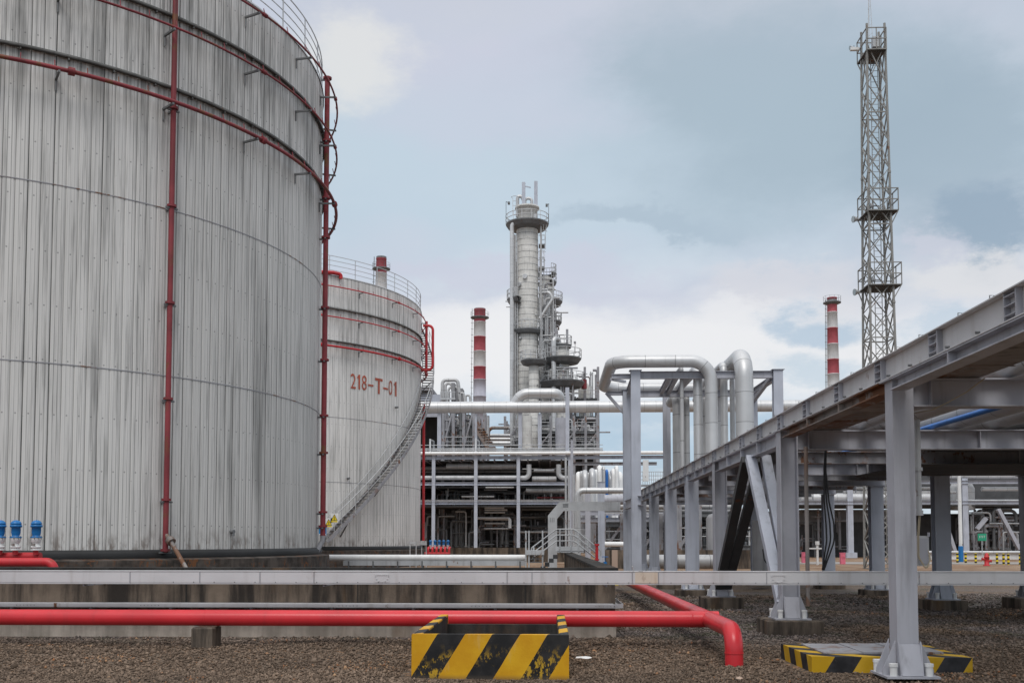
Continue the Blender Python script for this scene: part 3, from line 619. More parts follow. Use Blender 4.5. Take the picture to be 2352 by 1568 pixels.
# cable tray on wall
ty = WY-.2; tz1, tz0 = az_(1386, ty), az_(1396, ty)
root = thing('cable_tray', 'narrow pale cable tray running low along the concrete wall and round its right corner', 'cable tray', (0, ty, tz0))
m = MB(); xe = ax(1432, ty, 1390); m.chan((-12, ty-.01, (tz0+tz1)/2), (xe-.16, ty-.01, (tz0+tz1)/2), tz1-tz0, -.18, (0, 0, 1)); m.build('tray', 'beam_cream', root)
m = MB(); zc_ = (tz0+tz1)/2; hh_ = tz1-tz0; cs_ = [V(xe-.16, ty-.012, zc_), V(xe+.0, ty+.1, zc_), V(xe-.02, ty+2.4, zc_)]
for a_, b_ in zip(cs_, cs_[1:]): m.bar(a_, b_, .008, hh_)
m.add([(xe-.16, ty-.01, tz0+.008), (xe, ty+.1, tz0+.008), (xe-.02, ty+2.4, tz0+.008), (xw+.004, ty+2.4, tz0+.008), (xw+.004, ty+.19, tz0+.008), (xe-.16, ty+.17, tz0+.008)], [(0, 1, 2, 3, 4, 5)]); m.build('corner_piece', 'beam_cream', root)
m = MB()
for px in (60, 345, 800, 1105, 1390):
    x = ax(px, ty, 1390)
    for k in range(6): m.cyl((x-.15+.06*k, ty-.012, tz0+.035), (x-.15+.06*k, ty-.022, tz0+.035), .008, 6)
m.build('bolts', 'galv_dark', root)
m = MB()
for k in range(8): x = -9+k*1.35; m.box(x, ty, tz0-.03, x+.04, WY, tz0-.003)
m.build('brackets', 'galv_dark', root)

# ------------------------------------------------------------------ red fire main
RY = 15.0; rzc = .43; rr = .12
root = thing('fire_main_pipe', 'thick bright red pipe along the front of the low wall, bending down into the gravel', 'pipe', (0, RY, 0))
ex = ax(1650, RY, 1421); x1 = ax(1686, 13.1, 1500)
m = MB(); m.tube([(-12, RY, rzc), (ex, RY, rzc)], rr, 28); m.build('pipe', 'red_pipe', root)
m = MB()
for xx in (-9.4, -5.2, -1.9, 2.05): m.mark(); m.tube([(xx, RY, rzc), (xx+.012, RY, rzc)], rr+.003, 28)
m.each('weld_seam', 'red_pipe', root)
m = MB()
p1 = V(x1, 13.12, rzc+.0); pb = V(x1-.18, 33, rzc)
m.tube([pb, p1+V(0, -.02, 0), V(x1, 13.1, -.1)], rr*.98, 28, bend=.34, bn=10); m.build('branch_pipe', 'red_pipe', root)
m = MB(); m.tube([(x1-.02, RY+.05, rzc), (x1-.3, RY, rzc)], rr*1.04, 24); m.build('tee', 'red_pipe', root)
m = MB(); m.cyl((x1, 13.1, .14), (x1, 13.1, .15), rr*1.03, 28); m.build('weld_ring', 'red_pipe', root)
def plinth(x, y, wx, wy, h, lab, z0=-.08, mt='concrete_dark'):
    m = MB(); b = .02; z1 = h
    m.add([(x-wx, y-wy, z0), (x+wx, y-wy, z0), (x+wx, y+wy, z0), (x-wx, y+wy, z0), (x-wx, y-wy, z1-b), (x+wx, y-wy, z1-b), (x+wx, y+wy, z1-b), (x-wx, y+wy, z1-b), (x-wx+b, y-wy+b, z1), (x+wx-b, y-wy+b, z1), (x+wx-b, y+wy-b, z1), (x-wx+b, y+wy-b, z1)],
          [(0, 1, 5, 4), (1, 2, 6, 5), (2, 3, 7, 6), (3, 0, 4, 7), (4, 5, 9, 8), (5, 6, 10, 9), (6, 7, 11, 10), (7, 4, 8, 11), (8, 9, 10, 11)])
    return tag(m.build('concrete_block', mt), lab, 'concrete block')
x = ax(475, RY, 1460); plinth(x, RY-.02, .16, .2, .30, 'small weathered concrete block carrying the red pipe on the left', mt='concrete_dark')
m = MB(); m.box(x-.17, RY-.06, .3, x+.17, RY+.06, .315); tag(m.build('pipe_shoe', 'steel_rusty'), 'rusty flat plate between the red pipe and its small concrete block', 'pipe shoe')

# ------------------------------------------------------------------ striped trough
tx0, tx1, ty0, ty1 = ax(945, 11.6, 1500), ax(1307, 11.6, 1500), 11.6, 14.72; H = .515; tw = .115
root = thing('striped_concrete_trough', 'open concrete trough painted in yellow and black diagonal stripes standing on the gravel', 'concrete barrier', ((tx0+tx1)/2, ty0, 0))
m = MB()
# slightly worn top edge: small bevel
def bevbox(m, x0, y0, z0, x1_, y1_, z1, b=.008):
    prof = [(x0, z0), (x1_, z0), (x1_, z1-b), (x1_-b, z1), (x0+b, z1), (x0, z1-b)]
    v = [(a, y0+ (b if c == z1 else 0), c) for a, c in prof]+[(a, y1_-(b if c == z1 else 0), c) for a, c in prof]; n = 6
    m.add(v, [(i, (i+1) % n, n+(i+1) % n, n+i) for i in range(n)]+[tuple(range(n))[::-1], tuple(range(n, 2*n))])
bevbox(m, tx0, ty0, -.06, tx1, ty0+.06, H); m.build('front_wall', 'hazard_stripes', root)
for (a, b) in ((tx0, tx0+tw), (tx1-tw, tx1)):
    m = MB(); bevbox(m, a+.001, ty0+.061, -.06, b-.001, ty1, H-.004); m.build('side_wall', 'hazard_stripes', root)
m = MB(); m.box(tx0+tw, ty1-.1, -.06, tx1-tw, ty1-.002, H-.14); m.build('back_wall', 'concrete_black', root)
for s_, xx in ((0, tx0+tw+.003), (1, tx1-tw-.003)):
    m = MB(); m.box(xx-.002, ty0+.064, .0, xx+.002, ty1-.12, H-.03); m.build('inner_face', 'concrete_black', root)
m = MB(); m.box(tx0+tw+.01, ty0+.07, .005, tx1-tw-.01, ty1-.11, .03); m.build('trough_floor', 'gravel', root)
# striped low cover slab
root = thing('striped_pit_cover', 'low pit with yellow and black striped kerb and grey cover plates under the nearest column', 'pit cover', (4.2, 13.2, 0))
cx0, cx1, cy0, cy1, ch = 3.24, 5.17, 12.5, 14.05, .17
m = MB(); m.add([(cx0, cy0+.0, -.06), (cx1, cy0-.05, -.06), (cx1, cy1-.1, -.06), (cx0-.02, cy1, -.06), (cx0, cy0, ch), (cx1, cy0-.05, ch), (cx1, cy1-.1, ch), (cx0-.02, cy1, ch)], [(0, 1, 5, 4), (1, 2, 6, 5), (2, 3, 7, 6), (3, 0, 4, 7), (4, 5, 6, 7)]); m.build('kerb', 'kerb_stripes', root)
for k in range(3):
    a = cx0+.22+k*.5; m = MB(); m.box(a, cy0+.28, ch+.003, a+.49, cy1-.16, ch+.02+.006*k); m.build('cover_plate', 'steel_dim', root)
# litter
def litter(x, y, Yd, w_, mt, lab, nm='stone', cat='stone'):
    p = at(x, y, Yd); m = MB(); rn = random.Random(int(x)); n = 9
    pts = [(p.x+w_*(.7+.5*rn.random())*math.cos(k*6.28/n), p.y+w_*.8*math.sin(k*6.28/n), .025+.02*rn.random()) for k in range(n)]; top = [(p.x+w_*.2, p.y, .055)]
    m.add(pts+top, [(k, (k+1) % n, n) for k in range(n)]); tag(m.build(nm, mt), lab, cat)
litter(1341, 1512, 3659/272, .12, 'sign_white', 'torn scrap of white paper lying on the gravel right of the striped trough', 'paper_scrap', 'litter')
litter(1697, 1557, 3659/317, .05, 'tan_board', 'pinkish brick fragment on the gravel below the red pipe bend', 'brick_fragment', 'stone')

# ------------------------------------------------------------------ pipe trestle
TR = thing('pipe_trestle', 'big grey steel pipe trestle on columns receding from the right foreground', 'trestle', (6.5, 28, 0))
ROWS = [11.7, 17.2, 24.0, 28.7, 33.6, 39.0, 44.0]; TX = 4.12; ztop = EYE+1.885
blab = ['tallest looking concrete footing under the second trestle column, nearest to the camera', 'dark concrete footing under the third trestle column', 'small concrete footing under the fourth trestle column', 'concrete footing under the fifth trestle column', 'concrete footing under the sixth trestle column', 'concrete footing under the last trestle column']
def column(x, y, kind, zb, zt, base=True, mt='steel', w_=.30, d_=.28):
    m = MB()
    if kind == 'web': m.ibeam((x, y, zb), (x, y, zt), w_, d_, (1, 0, 0), .022, .014)      # flanges face left and right, web faces the camera
    elif kind == 'box': m.box(x-w_*.42, y-d_/2, zb, x+w_*.42, y+d_/2, zt); m.box(x-w_*.46, y-d_/2-.012, zb, x+w_*.18, y-d_/2-.001, zt)
    else: m.ibeam((x, y, zb), (x, y, zt), d_, w_, (0, 1, 0), .02, .014)
    c = m.build('column', mt, TR)
    m = MB(); m.box(x-w_*.62, y-d_*.66, zt, x+w_*.62, y+d_*.66, zt+.014); m.build('cap_plate', mt, c)
    if base:
        m = MB(); s = .30; m.box(x-s, y-s, zb, x+s, y+s, zb+.025)
        for sx in (-1, 1):
            for oy in (-.11, .11):
                m.add([(x+sx*w_*.5, y+oy-.008, zb+.025), (x+sx*.29, y+oy-.008, zb+.025), (x+sx*.29, y+oy-.008, zb+.08), (x+sx*w_*.5, y+oy-.008, zb+.42), (x+sx*w_*.5, y+oy+.008, zb+.025), (x+sx*.29, y+oy+.008, zb+.025), (x+sx*.29, y+oy+.008, zb+.08), (x+sx*w_*.5, y+oy+.008, zb+.42)],
                      [(0, 1, 2, 3), (7, 6, 5, 4), (0, 4, 5, 1), (1, 5, 6, 2), (2, 6, 7, 3), (3, 7, 4, 0)])
        m.add([(x-.12, y-d_/2-.004, zb+.025), (x+.12, y-d_/2-.004, zb+.025), (x+.12, y-d_/2-.13, zb+.03), (x-.12, y-d_/2-.13, zb+.03), (x-.12, y-d_/2-.02, zb+.38), (x+.12, y-d_/2-.02, zb+.38)], [(3, 2, 5, 4), (2, 1, 5), (0, 3, 4)])
        for xx in (x-.125, x+.125): m.bar((xx, y-d_/2-.09, zb+.02), (xx, y-d_/2-.02, zb+.4), .012, .05, (0, 1, 0))
        m.build('base_plate', mt, c)
        for (a, b) in ((-.2, -.215), (.2, -.215), (-.25, .2), (.25, .2)):
            m = MB(); m.cyl((x+a, y+b, zb+.025), (x+a, y+b, zb+.14), .042, 14); m.cyl((x+a, y+b, zb+.13), (x+a, y+b, zb+.165), .05, 14); m.build('anchor_cap', 'white_paint', c)
    return c
for i, y in enumerate(ROWS):
    kind = 'box' if i == 0 else ('web' if i in (1, 2) else 'flange')
    zb = 0.03 if i == 0 else .26 if i < 3 else .2
    if i == 0: column(TX+.02, y+.15, kind, zb, ztop-.014, w_=.28, mt='steel')
    else:
        column(TX, y+.12, kind, zb, ztop-.014, w_=(.31 if i < 3 else .36), mt='steel' if i < 3 else 'steel_light')
        plinth(TX, y+.12, .46, .46, zb, blab[i-1], mt='concrete_dark' if i != 1 else 'concrete_dark')
    for j, X2 in enumerate((9.35,)):
        if i >= 2: column(X2, y+.12, 'flange', .2, ztop-.36, base=i < 5, w_=.36, mt='steel_light'); plinth(X2, y+.12, .42, .42, .2, 'low concrete footing under the back line of the trestle, column number %s from the camera' % ('three four five six seven'.split()[i-2]))  # same paint as the other columns, lightened here to stand in for skylight
column(11.45, 24.12, 'web', .25, ztop-.36, w_=.4, mt='steel_dim'); plinth(11.45, 24.12, .5, .5, .25, 'dark concrete footing at the right edge of the picture')
# cross beams
for i, y in enumerate(ROWS):
    m = MB(); m.ibeam((TX+.16 if i else TX+.14, y+.12, ztop-.165), (13.5 if i < 3 else 9.62, y+.12, ztop-.165), .33, .25, tf=.018); 
    for k in range(3): xx = TX+.35+k*2.9; m.bar((xx, y+.12-.06, ztop-.31), (xx, y+.12-.06, ztop-.02), .012, .11, (0, 1, 0))
    m.build('cross_beam', 'steel', TR)
    if 0 < i < 6:
        m = MB(); ym = (y+ROWS[i+1])/2 if i < 6 else y; m.ibeam((TX+.1, ym, ztop-.2), (9.5 if i > 1 else 12, ym, ztop-.2), .25, .2, tf=.016); m.build('intermediate_beam', 'steel_dim', TR)
# girder on the left line: upper beam + lower beams
GX = TX-.07; gtop = EYE+2.17; gb = ztop+.002; GY0, GY1 = 6.6, 44.4
m = MB(); m.ibeam((GX, GY0, (gtop+gb)/2), (GX, GY1, (gtop+gb)/2), gtop-gb, .17, tf=.012); g_o = m.build('girder', 'beam_cream', TR)
m = MB(); mb = MB(); y = 8.55
while y < GY1-.5:
    m.mark(); m.bar((GX-.03, y, gb+.012), (GX-.03, y, gtop-.012), .014, .075, (1, 0, 0)); m.bar((GX-.03, y+.22, gb+.012), (GX-.03, y+.22, gtop-.012), .008, .075, (1, 0, 0))
    for q in range(3):
        z = gb+.055+q*.085; m.box(GX-.07, y+.01, z, GX-.008, y+.21, z+.008)
    for q in (.55, 1.25): mb.mark(); mb.tube([(GX-.04, y+q, gtop), (GX-.04, y+q, gtop+.05), (GX-.0, y+q, gtop+.05), (GX-.0, y+q, gtop)], .006, 5); mb.cyl((GX-.09, y+q+.2, gb+.035), (GX-.05, y+q+.2, gb+.035), .014, 8)
    y += 1.73
m.each('stiffener', 'steel', g_o); mb.each('clip', 'galv_dark', g_o)
def lower(y0, y1, h, mt='steel'):
    m = MB(); m.ibeam((GX+.02, y0, ztop-.004-h/2), (GX+.02, y1, ztop-.004-h/2), h, .2, tf=.014); 
    n = max(1, int((y1-y0)/1.4))
    for k in range(1, n): yy = y0+(y1-y0)*k/n; m.bar((GX-.04, yy, ztop-h+.012), (GX-.04, yy, ztop-.02), .012, .09, (1, 0, 0))
    m.build('lower_beam', mt, TR)
lower(6.6, 11.66, .14, 'steel'); lower(12.06, 17.05, .14, 'steel_rusty'); lower(17.5, 23.9, .25); lower(24.4, 28.6, .2); lower(29.1, 33.5, .2); lower(34, 38.9, .2); lower(39.4, 43.9, .2)
# chevron brace between columns 2 and 3
ym = 19.9; zt_ = ztop-.26
for sgn, yb, mt in ((1, 23.8, 'brace_dark'), (-1, 17.45, 'steel_light')):  # far brace lies in shade; its near-black colour carries that shade
    m = MB()
    # paired channels side by side along Y so the gap shows from the front
    for o_ in (-.17, .17): m.mark(); m.bar((TX+o_*.85, ym+.2*sgn, zt_), (TX+o_*.55, yb, .5), .19, .15, (0, 1, 0))
    m.each('brace', mt, TR)
m = MB(); m.box(7.7, 17.45, ztop+.004, 9.55, 44, ztop+.018); m.box(9.551, 17.45, ztop+.004, 12.6, 24.2, ztop+.018); m.build('shade_deck', 'grating', TR)  # dark plates added over the beams to blacken the trestle's underside
# tray deck and long underside plates running with the girder
m = MB(); m.box(TX+.22, 6.5, ztop+.012, TX+.92, 44, ztop+.03); m.box(TX+.22, 6.5, ztop+.03, TX+.24, 44, ztop+.15); m.box(TX+.90, 6.5, ztop+.03, TX+.92, 44, ztop+.15)
for k in range(38): m.box(TX+.2, 6.9+k, ztop+.004, TX+.95, 6.96+k, ztop+.012)
m.build('tray_deck', 'steel_rusty', TR)
# portal pipes on the trestle: long runs
runs = [(5.45, .15, 'insul', 'thin silver pipe beside the cable deck on top of the trestle'), (5.98, .19, 'insul_dim', 'dull insulated pipe, second from the deck on the trestle'), (6.62, .045, 'blue_pipe', 'slim bright blue pipe on top of the trestle beams'),
        (7.05, .235, 'insul', 'largest white insulated pipe on the trestle, right beside the slim blue pipe'), (7.75, .2, 'insul_dim', 'insulated pipe just right of the largest white one on the trestle'), (8.4, .26, 'insul_dim', 'thick dull pipe over the middle of the trestle beams'), (9.1, .2, 'steel_rusty', 'rust brown pipe on the right half of the trestle'),
        (9.75, .24, 'insul_dim', 'dull pipe between the rust brown one and the right line of the trestle'), (10.45, .22, 'insul', 'silver pipe near the right side of the trestle'), (11.15, .26, 'insul_dim', 'thick dull pipe at the right side of the trestle'), (11.8, .2, 'insul_dim', 'outermost dull pipe on the right of the trestle'), (12.6, .3, 'insul_dim', 'thick pipe running at the far right edge above the trestle')]
for X2, r, mt, lab in runs:
    m = MB(); m.tube([(X2, 8 if X2 < 8 else 16.8, ztop+r+.03), (X2, 43.5 if X2 < 9.5 else 24.6, ztop+r+.03)], r, 20); tag(m.build('long_pipe', mt), lab, 'pipe', 'pipes lying along the trestle')
# dark sheet added beneath the second bay to fill it with shade
m = MB(); m.box(7.25, 20, ztop-.38, 12.6, 23.6, ztop-.36); m.build('shade_sheet', 'grating', TR)
m = MB()
for yy in (20.2, 21.6, 23.4):
    for xx in (7.4, 9.4, 12.4): m.mark(); m.box(xx, yy, ztop-.36, xx+.04, yy+.04, ztop)
m.each('hanger', 'steel_dim', TR)

# conduit + junction box + cables on column 1
c1x = TX+.25; root = thing('junction_box', 'small grey electrical box with looping tan cables fixed beside the nearest column', 'electrical box', (c1x+.15, 12.1, 1.5))
p = at(2105, 1268, 12.1); m = MB(); m.box(p.x-.005, 12.05, p.z-.16, p.x+.13, 12.15, p.z+.2); m.build('box', 'galv', root)
m = MB(); m.box(p.x+.01, 12.035, p.z-.13, p.x+.115, 12.047, p.z+.17); m.box(p.x+.115, 12.0, p.z+.19, p.x+.125, 12.05, p.z+.24) ; m.build('lid', 'steel', root)
m = MB()
for o_ in (0, .014): m.tube([(c1x+.03+o_, 12.0, p.z+.46), (c1x+.0+o_, 11.98, p.z+.2), (c1x-.01+o_, 11.96, p.z-.05), (c1x+.06+o_, 11.95, p.z-.17-o_), (p.x+.06+o_, 11.95, p.z-.17), (p.x+.12-o_, 11.97, p.z-.08), (p.x+.10, 12.0, p.z+.03)], .006, 6, bend=.08)
m.build('cables', 'cable_tan', root)
m = MB(); m.tube([(c1x+.03, 12.0, ztop-.45), (c1x+.03, 12.0, p.z+.46)], .035, 10); m.cyl((c1x+.03, 12.0, ztop-1.02), (c1x+.03, 12.0, ztop-1.06), .05); m.cyl((c1x+.03, 12.0, p.z+.44), (c1x+.03, 12.0, p.z+.5), .047)
tag(m.build('conduit_pipe', 'galv'), 'grey conduit pipe clamped up the side of the nearest column', 'conduit')
m = MB(); q1 = at(2100, 948, 11.95); q2 = at(2180, 922, 11.6); q3 = at(2262, 868, 11.3); m.tube([q1, (q1+q2)/2+V(0, 0, -.03), q2, (q2+q3)/2+V(0, 0, -.02), q3], .007, 6); tag(m.build('loose_cable', 'cable_tan'), 'tan cable rising from the nearest column to the deck of the trestle', 'cable')
m = MB(); q = V(TX+.24, 17.2, 0); m.tube([(q.x, 17.0, ztop-.3), (q.x, 17.0, .5)], .035, 10); tag(m.build('conduit_pipe', 'steel_rusty'), 'rusty conduit pipe on the right side of the second trestle column', 'conduit')
# hanging black cables
m = MB()
for k, dx in enumerate((0, 9, 18)):
    P = [at(1898, 990, 20), at(1893+dx*.2, 1080, 20), at(1893+dx*.6, 1150, 20), at(1897+dx, 1200, 20), at(1899+dx, 1240, 20), at(1889+dx*.2, 1308, 20)]; m.tube(P, .016, 8, bend=.6)
tag(m.build('hanging_cables', 'cable'), 'bundle of thick black cables hanging from the trestle', 'cable')

# ------------------------------------------------------------------ portal frame and pipe loops over the trestle
PY, QY = 37.0, 42.0
PF = thing('portal_frame', 'tall pale grey steel portal frame standing astride the trestle, carrying the big bent pipes', 'steel frame', (5.8, PY, 0))
zp = az_(853, PY); zq = az_(897, QY)
def col2(x, y, zt, w_, mt='steel_light'):
    m = MB(); m.ibeam((x, y, 0), (x, y, zt), w_*.85, w_, (0, 1, 0)); c = m.build('column', mt, PF); m = MB(); m.box(x-w_*.65, y-w_*.6, zt, x+w_*.65, y+w_*.6, zt+.02); m.build('cap_plate', mt, c)
xA, xC = ax(1460, PY, 1000), ax(1786, PY, 900); xB, xD = ax(1438, QY, 1000), ax(1730, QY, 950)
for x, y, zt, w_ in ((xA, PY, zp, .35), (xC, PY, zp, .35), (xB+.06, QY, zq, .38), (xD, QY, zq, .32)): col2(x, y, zt, w_)
m = MB(); m.ibeam((xA+.18, PY, zp-.16), (xC-.18, PY, zp-.16), .27, .2); m.build('top_beam', 'steel', PF)
m = MB(); m.ibeam((xB+.2, QY, zq-.15), (xD-.2, QY, zq-.15), .27, .2); m.build('top_beam', 'steel', PF)
m = MB(); m.mark(); m.ibeam((ax(1395, QY, 895), QY, zq-.12), (xB-.1, QY, zq-.12), .18, .15); m.mark(); m.ibeam((ax(1405, PY, 860), PY, zp-.2), (xA-.18, PY, zp-.2), .18, .15)
m.mark(); m.bar((ax(1392, QY, 900), QY, zq-.1), (xB-.1, QY, zq-.95), .12); m.mark(); m.bar((ax(1405, PY, 870), PY, zp-.3), (xA-.15, QY-2, zq+.05), .1)
m.mark(); m.ibeam((xA-.02, PY+.18, zp-.17), (xB+.1, QY-.2, zq-.1), .25, .18); m.mark(); m.ibeam((xC, PY+.18, zp-.2), (xD, QY-.2, zq-.1), .22, .18); m.mark(); m.bar((xC-.1, PY+.1, zp-.1), (xD, QY, zq-.5), .14)
for px in (1540, 1556, 1580): m.mark(); x = ax(px, PY, 862); m.ibeam((x, PY+.1, zp-.15), (ax(px-22, QY, 900), QY-.1, zq-.1), .2, .15)
m.each('side_member', 'steel', PF)
m = MB(); m.ibeam((xB-.05, QY-.25, az_(1160, QY)), (xB+.12, PY-.3, az_(1160, QY)), .35, .2); m.build('knee_beam', 'steel', PF)
def pipe(name, pts, r, mt, lab, cat='pipe', bend=None, n=18, group=None, parent=None):
    m = MB(); m.tube(pts, r, n, bend=bend if bend is not None else r*2.6, bn=8); o = m.build(name, mt, parent)
    if not parent: tag(o, lab, cat, group)
    return o
zt1 = az_(831, PY-.3); zg = ztop+.2
x1_ = ax(1634, PY-.3, 950); xl = ax(1400, PY-.3, 833)
pipe('looped_pipe', [(x1_, PY-.3, zg), (x1_, PY-.3, zt1), (xl+.1, PY-.3, zt1), (xl+.1, QY+1.2, zt1), (xl+5, QY+1.2, zt1)], .235, 'insul', 'big silver pipe rising, running left over the portal frame and turning back at its end', bend=.75)
xh = ax(1701, PY+.3, 900)
pipe('looped_pipe', [(xh, PY-.4, zg), (xh, PY-.4, az_(820, PY)), (xh-.0, QY+1, az_(820, PY)), (xh, QY+1, zg)], .33, 'insul', 'fattest silver pipe making a rounded upside down U through the portal frame', bend=.9, n=24)
for px, pt, Y, r, mt, lab in ((1664, 838, PY+.5, .14, 'insul', 'slim silver upright pipe with a bent top, just left of the fattest pipe loop'), (1604, 846, PY+.3, .175, 'insul', 'medium silver upright pipe left of the big looped pipe riser'), (1557, 911, QY+.3, .22, 'insul_dim', 'dull thick upright pipe, leftmost behind the portal frame'),
                          (1578, 905, QY+.5, .12, 'insul_dim', 'thin dull upright pipe between two thicker ones behind the portal frame'), (1567, 845, PY+.2, .075, 'insul_dim', 'very thin upright pipe reaching the top beam of the portal frame'), (1620, 905, QY+1, .2, 'insul_dim', 'dull upright pipe partly hidden behind the big looped pipe riser'), (1683, 835, PY+1.4, .1, 'galv', 'thin grey upright pipe hugging the fattest pipe loop')):
    x = ax(px, Y, 1000); z = az_(pt, Y); pipe('upright_pipe', [(x, Y, zg), (x, Y, z), (x-.05, Y+(5 if pt < 850 else 2), z)], r, mt, lab, group='upright pipes at the portal frame')
for px, Y in ((1527, 45), (1536, 46)):
    x = ax(px, Y, 1000); z = az_(908, Y); m = MB(); m.ibeam((x, Y, 0), (x, Y, z), .16, .16, (0, 1, 0)); m.build('slim_post', 'steel', PF)

# ------------------------------------------------------------------ lattice tower
LX, LY = 18.75, 56.7
LT = thing('lattice_tower', 'tall slender steel lattice tower with three platforms, floodlights and an antenna mast', 'tower', (LX, LY, 0))
TH = az_(62, 56)-1.25
def hw(z): return .80-(.80-.50)*min(z, TH)/TH
lvls = [0]; 
while lvls[-1] < TH-1: lvls.append(lvls[-1]+1.62)
lvls[-1] = TH
for sx in (-1, 1):
    for sy in (-1, 1):
        m = MB(); m.tube([(LX+sx*hw(0), LY+sy*hw(0), 0), (LX+sx*hw(TH), LY+sy*hw(TH), TH+1.2)], .07, 6)
        for z in (TH*.25, TH*.5, TH*.75): h = hw(z); m.cyl((LX+sx*h, LY+sy*h, z-.06), (LX+sx*h, LY+sy*h, z+.06), .1, 8)
        m.build('leg', 'tower_steel', LT)
for f in range(4):
    m = MB()
    for i in range(len(lvls)-1):
        z0, z1 = lvls[i], lvls[i+1]; a, b = hw(z0), hw(z1)
        c = [(-1, -1), (1, -1), (1, 1), (-1, 1)]; p, q = c[f], c[(f+1) % 4]
        A = V(LX+p[0]*a, LY+p[1]*a, z0); B = V(LX+q[0]*a, LY+q[1]*a, z0); C_ = V(LX+p[0]*b, LY+p[1]*b, z1); D = V(LX+q[0]*b, LY+q[1]*b, z1)
        M_ = (A+B+C_+D)/4; m.bar(A, D, .065, .045); m.bar(B, C_, .065, .045)
        if i % 2 == f % 2: m.bar((A+C_)/2, (A+M_)/2, .035); m.bar((B+D)/2, (B+M_)/2, .035)
        if i % 4 == 0: m.bar(A, B, .07, .06)
    m.build('bracing', 'tower_steel', LT)
m = MB()
for sx in (-.2, .2): m.bar((LX+.1+sx, LY+.25, 0), (LX+.1+sx, LY+.2, TH), .035)
for k in range(int(TH/.33)): m.bar((LX-.1, LY+.25, .3+k*.33), (LX+.3, LY+.25, .3+k*.33), .022)
m.build('ladder', 'tower_steel', LT)
def tplat(z, x0, x1, y0, y1, hr=1.25):
    m = MB(); m.box(LX+x0, LY+y0, z-.05, LX+x1, LY+y1, z); pl = m.build('platform', 'grating', LT); m = MB()
    for a, b in (((x0, y0), (x1, y0)), ((x1, y0), (x1, y1)), ((x1, y1), (x0, y1)), ((x0, y1), (x0, y0))):
        for h in (.0, hr*.5, hr): m.bar((LX+a[0], LY+a[1], z+h), (LX+b[0], LY+b[1], z+h), .05)
        for t_ in (0, .5): xx = a[0]+(b[0]-a[0])*t_; yy = a[1]+(b[1]-a[1])*t_; m.bar((LX+xx, LY+yy, z), (LX+xx, LY+yy, z+hr), .05)
    for sx in (x0, x1):
        for sy in (y0, y1): m.bar((LX+sx, LY+sy, z), (LX+math.copysign(hw(z), sx), LY+math.copysign(hw(z), sy), z-.8), .045)
    m.build('guard_rail', 'tower_steel', pl); return pl
zP = [az_(127, 56), az_(493, 56), az_(661, 56)]
tplat(zP[0], -.6, .5, -.75, 1.0, 1.25); tplat(zP[1], -.75, .95, -.85, .95); tplat(zP[2], -.8, 1.05, -.85, .95)
def flood(x, y, z, big):
    m = MB(); r = .2 if big else .13
    m.tube([(x+.22, y, z), (x+.08, y-.02, z), (x-.1, y-.06, z-.02)], [.05, r*.6, r], 12); f_ = m.build('floodlight', 'galv', LT)
    m = MB(); m.tube([(x-.1, y-.06, z-.02), (x-.115, y-.062, z-.022)], r*.93, 12); m.build('lens', 'light_glass', f_)
    m = MB(); m.bar((x+.1, y, z), (x+.5, y, z-.02), .04); m.bar((x+.15, y, z-.15), (x+.15, y, z+.15), .03); m.build('bracket', 'galv_dark', f_)
for z in zP[1:]: flood(LX-1.15, LY+.3, z-.15, 1); flood(LX-.5, LY-.5, z+.35, 1)
flood(LX-1.05, LY+.6, zP[0]+.75, 0)
m = MB(); m.box(LX-1.15, LY+.4, zP[0]+.55, LX-.65, LY+.6, zP[0]+.7); m.bar((LX-1.0, LY+.5, zP[0]+.6), (LX-.55, LY+.5, zP[0]+.6), .05); m.build('camera_unit', 'white_paint', LT)
m = MB(); m.box(LX-.12, LY-.35, zP[0]+.35, LX+.22, LY-.05, zP[0]+.95); m.build('control_box', 'galv', LT)
m = MB(); zt_ = TH+1.2
for sx, sy in ((-.2, -.12), (.2, -.12), (0, .22)): m.bar((LX-.18+sx*.8, LY+sy*.8, zP[0]+.2), (LX-.16, LY, zt_+2.9), .022)
for k in range(7): q = 1-k/8; m.bar((LX-.18-.16*q, LY, zP[0]+.5+k*.55), (LX-.18+.14*q, LY, zP[0]+.75+k*.55), .016)
m.bar((LX-.16, LY, zt_+2.8), (LX-.16, LY, zt_+4.6), .02); m.build('antenna_mast', 'galv', LT)

